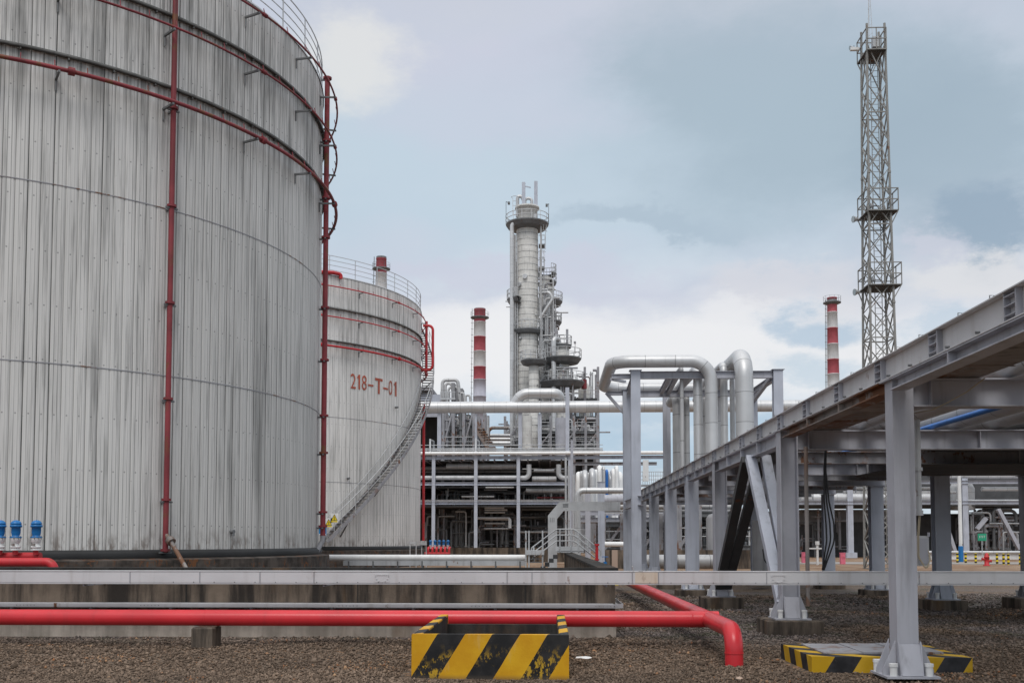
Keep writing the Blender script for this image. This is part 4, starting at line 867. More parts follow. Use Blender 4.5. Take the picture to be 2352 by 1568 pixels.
# ------------------------------------------------------------------ chimneys
def chimney(px, y0, Y, r0, r1, bands, lab, platy=None, topy=None, n=28):
    c = at(px, y0, Y); root = thing('chimney', lab, 'chimney', (c.x, Y, 0)); zt = c.z
    def rad(z): return r1+(r0-r1)*(1-z/zt)
    zs = [az_(b, Y) for b in bands[::2]]; cols = bands[1::2]; zs.append(0)
    for i, cn in enumerate(cols):
        m = MB(); n_ = max(1, int((zs[i]-zs[i+1])/3.2)); prof = []
        for k in range(n_+1):
            z = zs[i]+(zs[i+1]-zs[i])*k/n_; prof += [(rad(z), z)] + ([(rad(z)+.05, z-.02), (rad(z)+.05, z-.14), (rad(z), z-.16)] if k < n_ else [])
        m.lathe((c.x, Y, 0), prof[::-1], n); m.build('band', cn, root)
    m = MB(); m.lathe((c.x, Y, 0), [(r1*.8, zt-1.2), (r1*.8, zt+.02), (r1+.02, zt+.02), (r1+.02, zt-.3)], n); m.build('mouth', 'galv_dark', root)
    if platy:
        z = az_(platy, Y); m = MB(); m.lathe((c.x, Y, 0), [(rad(z), z-.2), (rad(z)+.7, z+.1), (rad(z)+.7, z+.25), (rad(z), z+.25)], n); p_ = m.build('platform', 'galv_dark', root); m = MB()
        R_ = rad(z)+.67
        for h in (.7, 1.3): m.tube([(c.x+R_*math.cos(k*.2618), Y+R_*math.sin(k*.2618), z+.25+h*.8) for k in range(24)], .018, 5, closed=True)
        for k in range(12): a = k*.5236; m.bar((c.x+R_*math.cos(a), Y+R_*math.sin(a), z+.2), (c.x+R_*math.cos(a), Y+R_*math.sin(a), z+1.3), .03)
        m.build('guard_rail', 'galv_dark', p_)
    m = MB(); xs = c.x-r0-.35
    for s_ in (-.25, .25): m.bar((xs, Y-.3+s_, 0), (c.x-r1-.35, Y-.3+s_, zt), .06)
    for k in range(int(zt/1.2)): z = k*1.2; m.bar((c.x-rad(z)-.55, Y-.5, z), (c.x-rad(z)-.1, Y-.1, z), .06)
    m.build('ladder', 'galv_dark', root)
chimney(1102, 709, 200, 1.5, 1.17, [709, 'chimney_red', 738, 'chimney_white', 772, 'chimney_red', 805, 'chimney_white', 841, 'chimney_red', 870, 'chimney_grey'], 'red and white banded chimney left of the tall process column', 730)
chimney(1911, 689, 180, 1.45, .86, [689, 'chimney_red', 722, 'chimney_white', 758, 'chimney_red', 794, 'chimney_white', 829, 'chimney_red', 862, 'chimney_white'], 'banded chimney on the right, close to the lattice tower', 703)
chimney(876, 590, 190, 2.3, .98, [590, 'chimney_red', 623, 'chimney_white', 662, 'chimney_red', 700, 'chimney_white'], 'chimney top with one red band peeping over the farther tank', 616)

# ------------------------------------------------------------------ process columns
DY = 125.0; SX = DY/F
def zz_(y): return az_(y, DY)
def xx_(x, y=900): return ax(x, DY, y)
def ringplat(m, rm, cx, cy, r0, r1, z, a0=0, a1=2*math.pi, posts=14, h=1.1):
    m.lathe((cx, cy, 0), [(r0, z-.3-.35*(r1-r0)), (r0+(r1-r0)*.75, z-.3-.2*(r1-r0)), (r1, z-.1), (r1, z+.05), (r0, z+.05)], 28, a0, a1, smooth=False)
    n = 28
    for hh in (.55, 1.1): rm.tube([(cx+r1*math.cos(a0+(a1-a0)*k/n), cy+r1*math.sin(a0+(a1-a0)*k/n), z+hh*h/1.1) for k in range(n+1)], .045, 5)
    for k in range(posts+1): a = a0+(a1-a0)*k/posts; rm.bar((cx+r1*math.cos(a), cy+r1*math.sin(a), z), (cx+r1*math.cos(a), cy+r1*math.sin(a), z+h), .06)
def ladder(m, x, y, z0, z1, cage=True):
    for s_ in (-.25, .25): m.bar((x+s_, y, z0), (x+s_, y, z1), .06)
    z = z0
    while z < z1: m.bar((x-.25, y, z), (x+.25, y, z), .05); z += .6
    if cage:
        z = z0+2.2
        while z < z1: m.tube([(x+.45*math.cos(a), y-.1-.45*math.sin(a)*1.4, z) for a in (0, .6, 1.2, 1.9, 2.5, 3.14)], .035, 4); z += 1.1
        for a in (.6, 1.57, 2.5): m.bar((x+.45*math.cos(a), y-.1-.63*math.sin(a), z0+2.2), (x+.45*math.cos(a), y-.1-.63*math.sin(a), z1), .035)
def tower(px, y_top, r, lab, plats, extra=None, Y=DY, cols='column_clad'):
    cx = ax(px, Y, y_top); zt = az_(y_top, Y); root = thing('distillation_column', lab, 'process column', (cx, Y, 0))
    m = MB(); m.lathe((cx, Y, 0), [(r, 0), (r, zt-.25*r), (r*.92, zt), (r*.7, zt+.3*r), (r*.35, zt+.45*r), (0, zt+.5*r)], 36); m.build('shell', cols, root)
    m = MB()
    z = 2
    while z < zt: m.lathe((cx, Y, 0), [(r+.0, z-.03), (r+.02, z-.025), (r+.02, z+.025), (r, z+.03)], 36); z += .8
    m.build('insulation_bands', 'insul_dim', root)
    for (py, dr, a0, a1) in plats:
        pm, rm = MB(), MB(); ringplat(pm, rm, cx, Y, r, r+dr, az_(py, Y), R(a0), R(a1)); p_ = pm.build('platform', 'galv_dark', root); rm.build('guard_rail', 'galv', p_)
    rn = random.Random(int(px)); m = MB()
    for k in range(int(zt/2.2)):
        a = R(rn.uniform(190, 350)); z = rn.uniform(3, zt-1); e = V(math.cos(a), math.sin(a), 0); c = V(cx, Y, z); m.cyl(c+e*(r-.05), c+e*(r+.3), rn.choice((.09, .14, .3))*min(1, r/1.2), 10)
    m.build('nozzles', 'galv', root)
    return root, cx, zt
root, cx, zt = tower(1211, 520, 1.38, 'tallest light grey process column with a wide crown platform and side pipes', [(515, 1.35, 0, 360), (688, 1.2, 150, 240), (760, .75, 180, 380)])
m = MB(); m.lathe((cx, DY, 0), [(1.3, zt), (1.3, az_(481, DY)), (1.55, az_(480, DY)), (1.55, az_(476, DY)), (1.1, az_(476, DY)), (0, az_(472, DY))], 30); m.build('top_drum', 'column_clad', root)
m = MB()
for px, y0, y1 in ((1203, 478, 422), (1231, 478, 420)): x = xx_(px, 450); m.bar((x, DY-.6, az_(y0, DY)), (x, DY-.6, az_(y1, DY)), .45, .3)
x = xx_(1203, 450); m.bar((x, DY-.6, az_(430, DY)), (x+.9, DY-.6, az_(434, DY)), .12)
m.build('davit_posts', 'steel_light', root)
m = MB(); xa, xb = xx_(1189), xx_(1201)
m.tube([(xa, DY-.3, az_(500, DY)), (xa, DY-.3, az_(452, DY)), (xx_(1199), DY-.3, az_(452, DY)), (xx_(1206), DY-.3, az_(470, DY))], .22, 10, bend=.5)
m.tube([(xx_(1206), DY, az_(470, DY)), (xx_(1206), DY, az_(455, DY)), (xx_(1222), DY, az_(455, DY)), (xx_(1222), DY, az_(478, DY))], .2, 10, bend=.4)
m.tube([(xx_(1231), DY-1.6, az_(502, DY)), (xx_(1231), DY-1.6, az_(517, DY)), (xx_(1177), DY-1.6, az_(519, DY)), (xx_(1177), DY-1.6, 9)], .27, 12, bend=.6); m.build('overhead_pipe', 'insul', root)
m = MB()
for px, r_, y0 in ((1184, .13, 545), (1189, .08, 560), (1243, .1, 520), (1205, .09, 760), (1220, .07, 770)): m.tube([(xx_(px), DY-1.2, az_(y0, DY)), (xx_(px), DY-1.2, 8)], r_, 8)
m.build('side_pipes', 'insul_dim', root)
m = MB(); ladder(m, xx_(1249), DY-.6, az_(575, DY), az_(522, DY)); ladder(m, xx_(1245), DY-.6, az_(700, DY), az_(580, DY)); ladder(m, xx_(1183), DY-.9, az_(498, DY), az_(458, DY)); m.build('caged_ladder', 'galv', root)
pm, rm = MB(), MB()
for (a, b, y) in ((1238, 1252, 565), (1238, 1251, 617)): pm.box(xx_(a), DY-1, az_(y, DY)-.15, xx_(b), DY+.5, az_(y, DY)); rm.tube([(xx_(a), DY-1, az_(y, DY)+1.1), (xx_(b), DY-1, az_(y, DY)+1.1), (xx_(b), DY+.5, az_(y, DY)+1.1)], .05, 5); rm.bar((xx_(b), DY-1, az_(y, DY)), (xx_(b), DY-1, az_(y, DY)+1.1), .06); rm.bar((xx_(a+7), DY-1, az_(y, DY)), (xx_(a+7), DY-1, az_(y, DY)+1.1), .06)
p_ = pm.build('side_platform', 'galv_dark', root); rm.build('guard_rail', 'galv', p_)
m = MB(); m.bar((xx_(1163), DY-1, az_(505, DY)), (xx_(1163), DY-1, az_(468, DY)), .06); m.bar((xx_(1163), DY-1, az_(468, DY)), (xx_(1169), DY-1, az_(471, DY)), .06); m.bar((xx_(1261), DY-1, az_(505, DY)), (xx_(1261), DY-1, az_(474, DY)), .06); m.bar((xx_(1256), DY-1, az_(478, DY)), (xx_(1262), DY-1, az_(474, DY)), .06)
m.box(xx_(1167), DY-1.2, az_(474, DY), xx_(1172), DY-.8, az_(469, DY)); m.box(xx_(1254), DY-1.2, az_(480, DY), xx_(1259), DY-.8, az_(475, DY)); m.build('lamp_arms', 'galv_dark', root)
tower(1255, 640, .78, 'second tallest process column, half hidden on the right of the tallest', [(628, .5, -60, 200), (648, .55, -60, 180), (693, 1.3, -90, 90), (740, 1.2, -90, 60), (785, .5, 180, 380), (815, .7, 180, 360)], Y=DY+4)
tower(1226, 838, .62, 'slim low process column standing in front of the tallest', [(828, 1.0, 0, 360)], Y=DY-4)
r3, cx3, zt3 = tower(1291, 795, .88, 'short stout process column with two round platforms, right of the others', [(793, .3, 0, 360), (824, 1.5, 0, 360), (878, 1.9, 0, 360)], Y=DY-2)
m = MB(); Y3 = DY-3.4; xp_ = ax(1272, Y3, 900); m.tube([(xp_, Y3, 10), (xp_, Y3, az_(776, Y3)), (ax(1284, Y3, 776), Y3+1, az_(776, Y3)), (ax(1284, Y3, 776), Y3+1, az_(792, Y3))], .3, 12, bend=.5); m.build('overhead_pipe', 'insul', r3)
m = MB()
for px in (1277, 1302): x = ax(px, DY, 780); m.bar((x, DY-2, az_(795, DY)), (x, DY-2, az_(764, DY)), .3)
m.bar((ax(1321, DY), DY-3, az_(822, DY)), (ax(1321, DY), DY-3, az_(796, DY)), .07); m.box(ax(1318, DY), DY-3.1, az_(800, DY), ax(1323, DY), DY-2.9, az_(795, DY)); m.build('davit_posts', 'steel_dim', r3)
m = MB(); m.tube([(xx_(1238), DY-.5, az_(675, DY)), (xx_(1262), DY-1, az_(675, DY)), (xx_(1270), DY-1, az_(690, DY)), (xx_(1240), DY-1, az_(735, DY))], .2, 8, bend=.5); tag(m.build('crossover_pipe', 'insul'), 'bent silver pipe crossing between the two tallest process columns', 'pipe')
# clutter of pipework between columns
def clutter(name, lab, cat, x0, x1, y0, y1, Y, dep, seed, nv, nh, mts=('insul_dim', 'galv', 'steel_dim', 'insul'), rmax=.18, frame=None, fl=None):
    rn = random.Random(seed); c = at((x0+x1)/2, y1, Y); root = thing(name, lab, cat, (c.x, Y+dep/2, 0))
    X0, X1 = ax(x0, Y, (y0+y1)/2), ax(x1, Y, (y0+y1)/2); Z0, Z1 = az_(y1, Y), az_(y0, Y)
    for k in range(nv):
        x = rn.uniform(X0, X1); y = Y+rn.uniform(0, dep); z1 = rn.uniform(Z0+(Z1-Z0)*.35, Z1); z0 = rn.choice((Z0, Z0, rn.uniform(Z0, Z0+(z1-Z0)*.5))); r = rn.uniform(.05, rmax)
        pts = [(x, y, z0), (x, y, z1)]
        if rn.random() < .4: pts.append((x+rn.choice((-1, 1))*rn.uniform(.6, 2), y, z1))
        m = MB(); m.tube(pts, r, 8, bend=r*3); 
        if rn.random() < .5: zv = rn.uniform(z0, z1); m.cyl((x, y, zv-.12), (x, y, zv+.12), r*1.7, 8)
        m.build('pipe', rn.choice(mts), root)
    for k in range(nh):
        z = rn.uniform(Z0, Z1); y = Y+rn.uniform(0, dep); a = rn.uniform(X0, X1); b = a+rn.choice((-1, 1))*rn.uniform(.2, .8)*(X1-X0); b = max(X0, min(X1, b)); r = rn.uniform(.05, rmax)
        m = MB(); m.tube([(a, y, z), (b, y, z), (b, y, z-rn.uniform(.5, 1.6))], r, 8, bend=r*3); m.build('pipe', rn.choice(mts), root)
    if frame:
        nx, zs = frame; m = MB()
        for i in range(nx+1):
            for yy in (Y, Y+dep): m.mark(); x = X0+(X1-X0)*i/nx; m.ibeam((x, yy, 0 if fl is None else fl), (x, yy, Z1), .3, .3, (0, 1, 0))
        m.each('post', 'steel_dim', root); m = MB(); rm = MB()
        for q in zs:
            z = Z0+(Z1-Z0)*q
            for yy in (Y-.02, Y+dep+.02): m.ibeam((X0, yy, z), (X1, yy, z), .3, .2)
            m.box(X0, Y, z+.15, X1, Y+dep, z+.18); rm.tube([(X0, Y-.1, z+1.2), (X1, Y-.1, z+1.2)], .04, 5); rm.tube([(X0, Y-.1, z+.7), (X1, Y-.1, z+.7)], .03, 5)
            k = X0
            while k < X1: rm.bar((k, Y-.1, z), (k, Y-.1, z+1.2), .05); k += 1.1
        m.build('floor', 'galv_dark', root); rm.build('guard_rail', 'galv', root)
        m = MB()
        for i in range(nx):
            if i % 2 == 0: m.mark(); a = X0+(X1-X0)*i/nx; b = X0+(X1-X0)*(i+1)/nx; m.bar((a, Y-.05, Z0+(Z1-Z0)*zs[0]), (b, Y-.05, Z0+(Z1-Z0)*(zs[1] if len(zs) > 1 else 1)), .16)
        m.each('brace', 'steel_dim', root)
    return root
clutter('column_pipework', 'dense pipework and ladders climbing between the process columns', 'pipework', 1238, 1276, 630, 900, DY-1, 3, 5, 44, 40, rmax=.13)
clutter('column_pipework', 'pipework around the lower part of the short stout column', 'pipework', 1262, 1318, 840, 920, DY-4, 3, 15, 24, 22, rmax=.14)
clutter('process_structure', 'steel process structure with railed floors below the process columns', 'process structure', 1238, 1372, 955, 1030, DY-6, 8, 7, 34, 26, frame=(5, (.05, .5)), fl=0)
clutter('column_pipework', 'thin upright pipes hugging the left flank of the tallest column', 'pipework', 1172, 1190, 560, 930, DY-1, 2, 61, 16, 8, rmax=.09)
clutter('column_pipework', 'pipework and small platforms stepping down the right flank of the second column', 'pipework', 1262, 1285, 690, 850, DY+2, 3, 63, 18, 20, rmax=.1)
clutter('process_structure', 'open steel frame with equipment right of the short stout column', 'process structure', 1313, 1374, 843, 1030, DY+2, 6, 8, 16, 16, frame=(2, (.38, .6)), fl=0)
x0, x1 = ax(1330, DY, 890), ax(1357, DY, 890); m = MB(); m.lathe(((x0+x1)/2, DY+3, 0), [(.75, az_(960, DY)), (.75, az_(880, DY)), (.5, az_(872, DY)), (0, az_(870, DY))], 20); o = m.build('drum', 'column_clad'); tag(o, 'small upright clad drum inside the open frame right of the columns', 'vessel')
m = MB(); m.cyl((ax(1343, DY), DY, az_(893, DY)), (ax(1343, DY), DY, az_(872, DY)), .35); tag(m.build('red_valve', 'red_old'), 'dull red valve high in the open frame beside the columns', 'valve')
clutter('process_structure', 'dark crowded pipework under the tallest column, left of its foot', 'process structure', 1160, 1240, 955, 1030, DY-3, 5, 17, 26, 14, frame=(2, (.1,)), fl=0, rmax=.16)
m = MB(); m.box(ax(1243, DY+3), DY+2.5, 5, ax(1366, DY+3), DY+3, az_(958, DY)); tag(m.build('dark_backing', 'building_dark'), 'dark backing sheet added to darken the process structure below the columns', 'wall')  # dark sheet added to darken the inside of the structure
for k, (a, b, y0, y1, mt) in enumerate(((1276, 1301, 960, 1030, 'steel'), (1200, 1222, 955, 1030, 'column_clad'))):
    m = MB(); Yk = DY-7; m.lathe(((ax(a, Yk)+ax(b, Yk))/2, Yk, 0), [((ax(b, Yk)-ax(a, Yk))/2, 4), ((ax(b, Yk)-ax(a, Yk))/2, az_(y0, Yk))], 20); tag(m.build('vessel', mt), ('bluish grey upright vessel in front of the process structure', 'pale clad lower drum in front of the tallest column')[k], 'vessel')
# tall block behind the left bays: furnace hall with curved ducts
FY = 108
root = thing('furnace_building', 'grey building with pale roof band and curved ducts on top, right behind the farther tank', 'building', (ax(1010, FY), FY, 0))
X0, X1 = ax(955, FY), ax(1012, FY); Zt = az_(888, FY)
m = MB(); m.box(X0-20, FY, az_(922, FY), X1, FY+8, az_(904, FY)); m.build('roof_band', 'steel_light', root)
m = MB(); m.box(X0-20, FY-.6, az_(896, FY), X1-1, FY+8, az_(888, FY)); m.box(X0-20, FY+.5, az_(903, FY), X1-1, FY+7, az_(897, FY)); m.build('roof_slab', 'steel_dim', root)
m = MB(); m.box(X0-20, FY+7, 0, X1, FY+7.3, az_(940, FY)); m.box(X1-.3, FY+1, 0, X1, FY+7, az_(940, FY)); m.box(X0-20, FY+.5, az_(940, FY), X1, FY+7.5, az_(936, FY)); m.build('wall', 'building_dark', root)
m = MB(); m.box(X0-20, FY-.1, az_(956, FY), X1, FY+.1, az_(948, FY)); m.build('crossbeam', 'steel', root)
for k, (a, b, yt, r_) in enumerate(((1015, 1050, 871, .2), (1022, 1036, 879, .15), (1029, 1050, 887, .13), (1056, 1064, 901, .13), (1069, 1078, 906, .12))):
    m = MB(); m.tube([(ax(a, FY), FY, az_(928, FY)), (ax(a, FY), FY, az_(yt, FY)), (ax(b, FY), FY, az_(yt, FY)), (ax(b+4, FY), FY, az_(yt+30, FY))], r_, 12, bend=.4); m.build('duct', 'insul_dim', root)
m = MB(); m.box(ax(1036, FY), FY-.3, az_(945, FY), ax(1044, FY), FY+1.5, az_(878, FY)); m.box(ax(1045, FY), FY, az_(945, FY), ax(1062, FY), FY+2, az_(890, FY)); m.build('casing', 'building_grey', root)
m = MB(); 
for k in range(10): x = ax(1012+k*3.6, FY); m.bar((x, FY-.6, az_(916, FY)), (x, FY-.6, az_(900, FY)), .07)
m.bar((ax(1012, FY), FY-.6, az_(900, FY)), (ax(1046, FY), FY-.6, az_(900, FY)), .08); m.bar((ax(1012, FY), FY-.6, az_(916, FY)), (ax(1046, FY), FY-.6, az_(916, FY)), .2); m.build('gallery_rail', 'galv', root)
clutter('furnace_pipework', 'tall dark upright pipes and beams between the furnace building and the chimney', 'pipework', 1018, 1112, 935, 1030, FY-2, 7, 21, 62, 10, mts=('steel_dim', 'galv_dark', 'insul_dim', 'steel_dim'), rmax=.22, frame=(4, (.02,)), fl=0)
m = MB(); X0, X1 = ax(1020, FY+7), ax(1105, FY+7); m.box(X0, FY+7, 0, X1, FY+7.4, az_(950, FY)); tag(m.build('dark_wall', 'building_dark'), 'dark wall behind the upright furnace pipes', 'wall')
m = MB()
for k in range(9):
    a, b = at(1093+k*3.6, 985+k*6, FY-3), at(1098+k*3.6, 985+k*6, FY-3); m.box(a.x, a.y, a.z, a.x+.9, a.y+1.2, a.z+.1)
    m.bar((a.x, a.y, a.z), (a.x, a.y, a.z+1.1), .05)
p0, p1 = at(1092, 985, FY-3), at(1124, 1036, FY-3); m.bar(p0, p1, .08, .3); m.bar(p0+V(0, 0, 1.1), p1+V(0, 0, 1.1), .06); tag(m.build('access_stair', 'steel_rusty'), 'reddish access stair running down right of the furnace pipes', 'stair')
m = MB(); m.tube([at(1122, 1010, 118), at(1122, 982, 118), at(1168, 982, 118)], .2, 8, bend=.6); tag(m.build('bent_pipe', 'steel_rusty'), 'rusty bent pipe in the gap left of the tallest column', 'pipe')
for k, y in enumerate((1000, 1008, 1018)): m = MB(); m.cyl(at(1125, y, 119+k), at(1172, y, 119+k), .22+.1*(k == 2)); tag(m.build('level_pipe', 'insul'), ('upper', 'middle', 'lower thick')[k]+' level silver pipe in the gap left of the tallest column', 'pipe')

# ------------------------------------------------------------------ pipe rack (runs along X)
KY, KD = 95.0, 8.0
RK = thing('pipe_rack', 'long grey steel pipe rack of several tiers beyond the tanks', 'pipe rack', (ax(1150, KY), KY, 0))
def kz(y): return az_(y, KY)
def kx(x): return ax(x, KY, 1100)
cols_ = [898, 996, 1093, 1190.6, 1309]
for px in cols_:
    for yy in (KY, KY+KD):
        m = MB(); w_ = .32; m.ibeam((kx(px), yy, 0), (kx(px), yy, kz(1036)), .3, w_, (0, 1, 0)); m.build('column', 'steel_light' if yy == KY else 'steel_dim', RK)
for px, yt in ((1008, 944), (1093, 950), (1195, 944), (1304, 890), (1240, 950)):
    yy = KY+.4 if px != 1304 else KY-.2; m = MB(); m.ibeam((ax(px, yy), yy, kz(1046)), (ax(px, yy), yy, az_(yt, yy)), .32, .36 if px != 1093 else .2, (0, 1, 0)); m.build('post', 'steel_light', RK)
xr0, xr1 = kx(850), kx(1530)
for y, h, mt in ((1050, .32, 'steel_light'), (1110, .3, 'steel_light'), (1149, .18, 'beam_cream'), (1155, .22, 'steel_light')):
    x_end = xr1 if y == 1050 else kx(1309)
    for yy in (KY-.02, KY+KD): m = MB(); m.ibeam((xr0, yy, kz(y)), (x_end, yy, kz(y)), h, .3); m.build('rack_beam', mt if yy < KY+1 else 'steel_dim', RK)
m = MB()
for px in cols_:
    for y in (1053, 1113, 1158): m.ibeam((kx(px), KY, kz(y)), (kx(px), KY+KD, kz(y)), .35, .25)
for k in range(16):
    px = 900+k*26; m.ibeam((kx(px), KY+.2, kz(1055)), (kx(px), KY+KD, kz(1055)), .2, .15)
m.build('crossbar', 'steel_dim', RK)
m = MB(); m.box(xr0, KY+.1, kz(1034.5)-.06, kx(1390), KY+1.3, kz(1034.5)); wk = m.build('walkway', 'galv', RK)
m = MB(); 
for h in (.0, .15, .5): m.tube([(xr0, KY, kz(1033)+h), (kx(1385), KY, kz(1033)+h)], .06 if h < .2 else .04, 5)
k = xr0
while k < kx(1385): m.bar((k, KY, kz(1041)), (k, KY, kz(1027)), .06); k += 1.35
m.build('guard_rail', 'galv', wk)
m = MB()
for px in (988, 1093): m.tube([(kx(px), KY-.1, kz(1040)), (kx(px), KY-.1, kz(1008)), (kx(px+5), KY+1, kz(1010)), (kx(px+5), KY+1, kz(1038))], .1, 6)
m.build('hoop_posts', 'galv', wk)
def hp(y, r, x0, x1, lab, mt='insul', Y=KY+1, extra=None, n=14):
    P = [at(x0, y, Y), at(x1, y, Y)]; P[1].z = P[0].z
    if extra: P = extra
    return pipe('rack_pipe', P, r, mt, lab, group='level pipes on the pipe rack', n=n)
hp(936, .56, 850, 1850, 'longest and thickest silver header pipe, running level high above the pipe rack', Y=KY+.3, n=28)
pipe('header_loop', [at(1178, 936, KY+.3)+V(0, .2, 0), at(1196, 903, KY+.3), at(1282, 903, KY+.3), at(1286, 918, KY+1.2)], .5, 'insul', 'arched silver pipe rising from the long header and running right', bend=1.6, n=22)
hp(1041, .17, 850, 1540, 'pale pipe directly under the rack walkway', 'white_trunk', Y=KY-.4)
hp(1097, .22, 850, 1190, 'bright silver pipe on the middle tier of the rack, left bays', 'galv', Y=KY+.3)
pipe('rack_pipe', [at(1192, 1097, KY+.3), at(1215, 1097, KY+.3), at(1215, 1066, KY+.3)], .24, 'galv', 'bright pipe turning upward at the left of the loop bay of the rack', group='level pipes on the pipe rack')
pipe('rack_pipe', [at(1283, 1066, KY+.3), at(1283, 1097, KY+.3), at(1309, 1097, KY+.3)], .24, 'galv', 'bright pipe coming down and turning right in the loop bay of the rack', group='level pipes on the pipe rack')
hp(1099, .25, 1222, 1278, 'short dull pipe between the two turned pipes of the loop bay', 'insul_dim', Y=KY+.9); hp(1080, .16, 1226, 1273, 'short silver pipe inside the loop bay of the rack', Y=KY+1.5)
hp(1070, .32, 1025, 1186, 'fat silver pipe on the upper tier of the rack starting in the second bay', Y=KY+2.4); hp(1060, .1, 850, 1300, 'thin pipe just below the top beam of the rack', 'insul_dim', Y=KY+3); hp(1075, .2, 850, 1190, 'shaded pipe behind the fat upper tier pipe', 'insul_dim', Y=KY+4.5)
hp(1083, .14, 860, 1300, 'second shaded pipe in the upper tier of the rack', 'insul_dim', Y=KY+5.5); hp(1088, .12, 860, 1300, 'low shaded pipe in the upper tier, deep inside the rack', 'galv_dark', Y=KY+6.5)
hp(1126, .22, 1208, 1300, 'grey pipe in the lower tier of the loop bay', 'insul_dim', Y=KY+2); hp(1119, .1, 1115, 1180, 'thin bright pipe high in the lower tier, third bay', 'insul', Y=KY+2); hp(1124, .08, 1112, 1165, 'thin bright pipe second from top in the lower tier', 'galv', Y=KY+3); hp(1140, .1, 1060, 1135, 'level pipe of a small loop in the lower tier', 'insul_dim', Y=KY+1.5)
hp(1142, .07, 1233, 1300, 'thin dull red pipe in the lower tier of the loop bay', 'red_old', Y=KY+2.4)
for k, (y, a, b, mt) in enumerate(((1165, 1113, 1158, 'galv'), (1170, 1113, 1165, 'insul_dim'), (1176, 1113, 1160, 'galv'), (1189, 1090, 1170, 'insul'), (1192, 1113, 1172, 'galv'), (1201, 1113, 1160, 'insul_dim'), (1213, 1112, 1168, 'galv'), (1221, 1190, 1300, 'insul_dim'))):
    hp(y, .1 if k != 3 else .14, a, b, '%s short level pipe from the top under the rack, by the third column' % ('first second third bright fourth fifth sixth seventh rightmost'.split()[k] if k != 3 else 'brightest'), mt, Y=KY+1.6+k*.3)
pipe('rack_pipe', [at(1167, 1190, KY+1.2), at(1171, 1192, KY+1.2), at(1171, 1212, KY+1.2)], .16, 'insul', 'short bright upright pipe end under the rack right of the level pipes', group='level pipes on the pipe rack')
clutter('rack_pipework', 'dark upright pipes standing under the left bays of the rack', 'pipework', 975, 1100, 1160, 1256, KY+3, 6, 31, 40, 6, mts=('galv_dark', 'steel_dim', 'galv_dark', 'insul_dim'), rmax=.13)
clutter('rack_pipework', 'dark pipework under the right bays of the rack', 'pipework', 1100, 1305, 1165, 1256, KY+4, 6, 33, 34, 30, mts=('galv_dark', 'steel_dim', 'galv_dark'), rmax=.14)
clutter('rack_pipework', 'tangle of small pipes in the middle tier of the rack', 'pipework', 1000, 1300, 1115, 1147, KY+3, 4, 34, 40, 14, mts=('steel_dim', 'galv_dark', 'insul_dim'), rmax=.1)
m = MB(); m.box(xr0-4, KY+KD+3, 0, kx(1320), KY+KD+3.4, kz(1058)); m.box(xr0-4, KY+1.2, kz(1160)-.1, kx(1309), KY+KD+3, kz(1160)); m.box(xr0-4, KY+2.5, kz(1114)-.1, kx(1309), KY+KD+3, kz(1114)); m.box(xr0-4, KY+1.6, kz(1056), kx(1309), KY+KD+3, kz(1056)+.1)  # slabs and wall added so the depth of the rack turns dark
tag(m.build('rack_shade_slabs', 'building_dark'), 'dark slabs and back wall added behind the pipe rack to keep it in shade', 'building')
# angular cable duct
pts = [(1269, 1262), (1269, 1187), (1290, 1162), (1425, 1162)]; m = MB(); CY = 46
P = [at(x, y, CY) for x, y in pts]; w_ = .21
def strip(P, w_, th):
    m = MB(); n = len(P); offs = []
    for i in range(n):
        d1 = (P[i]-P[i-1]).normalized() if i else (P[1]-P[0]).normalized(); d2 = (P[i+1]-P[i]).normalized() if i < n-1 else d1
        nrm = lambda d: V(-d.z, 0, d.x); b = (nrm(d1)+nrm(d2)).normalized(); offs.append(b*(w_/max(.3, b.dot(nrm(d1)))))
    vs = []
    for i in range(n): vs += [P[i]+offs[i], P[i]-offs[i], P[i]-offs[i]+V(0, th, 0), P[i]+offs[i]+V(0, th, 0)]
    fs = [(i*4+k, i*4+(k+1) % 4, i*4+4+(k+1) % 4, i*4+4+k) for i in range(n-1) for k in range(4)]+[(3, 2, 1, 0), tuple(range(n*4-4, n*4))]
    return m.add(vs, fs)
root = thing('cable_duct', 'pale flat cable duct rising and bending right with an angled corner behind the crossover steps', 'cable duct', (P[0].x, CY, 0))
strip([V(P[0].x, CY, 0)]+P[1:], w_, .15).build('duct', 'galv', root); m = MB()
for (x, y) in ((1263.5, 1193), (1268, 1193), (1272, 1193)): m.mark(); q = at(x, y, CY-.02); m.box(q.x, q.y, q.z-.1, q.x+.02, q.y+.015, q.z+.1)
for y in (1157, 1160, 1163): m.mark(); q = at(1293, y, CY-.02); m.box(q.x, q.y, q.z, q.x+.25, q.y+.015, q.z+.02)
m.each('slot', 'galv_dark', root)

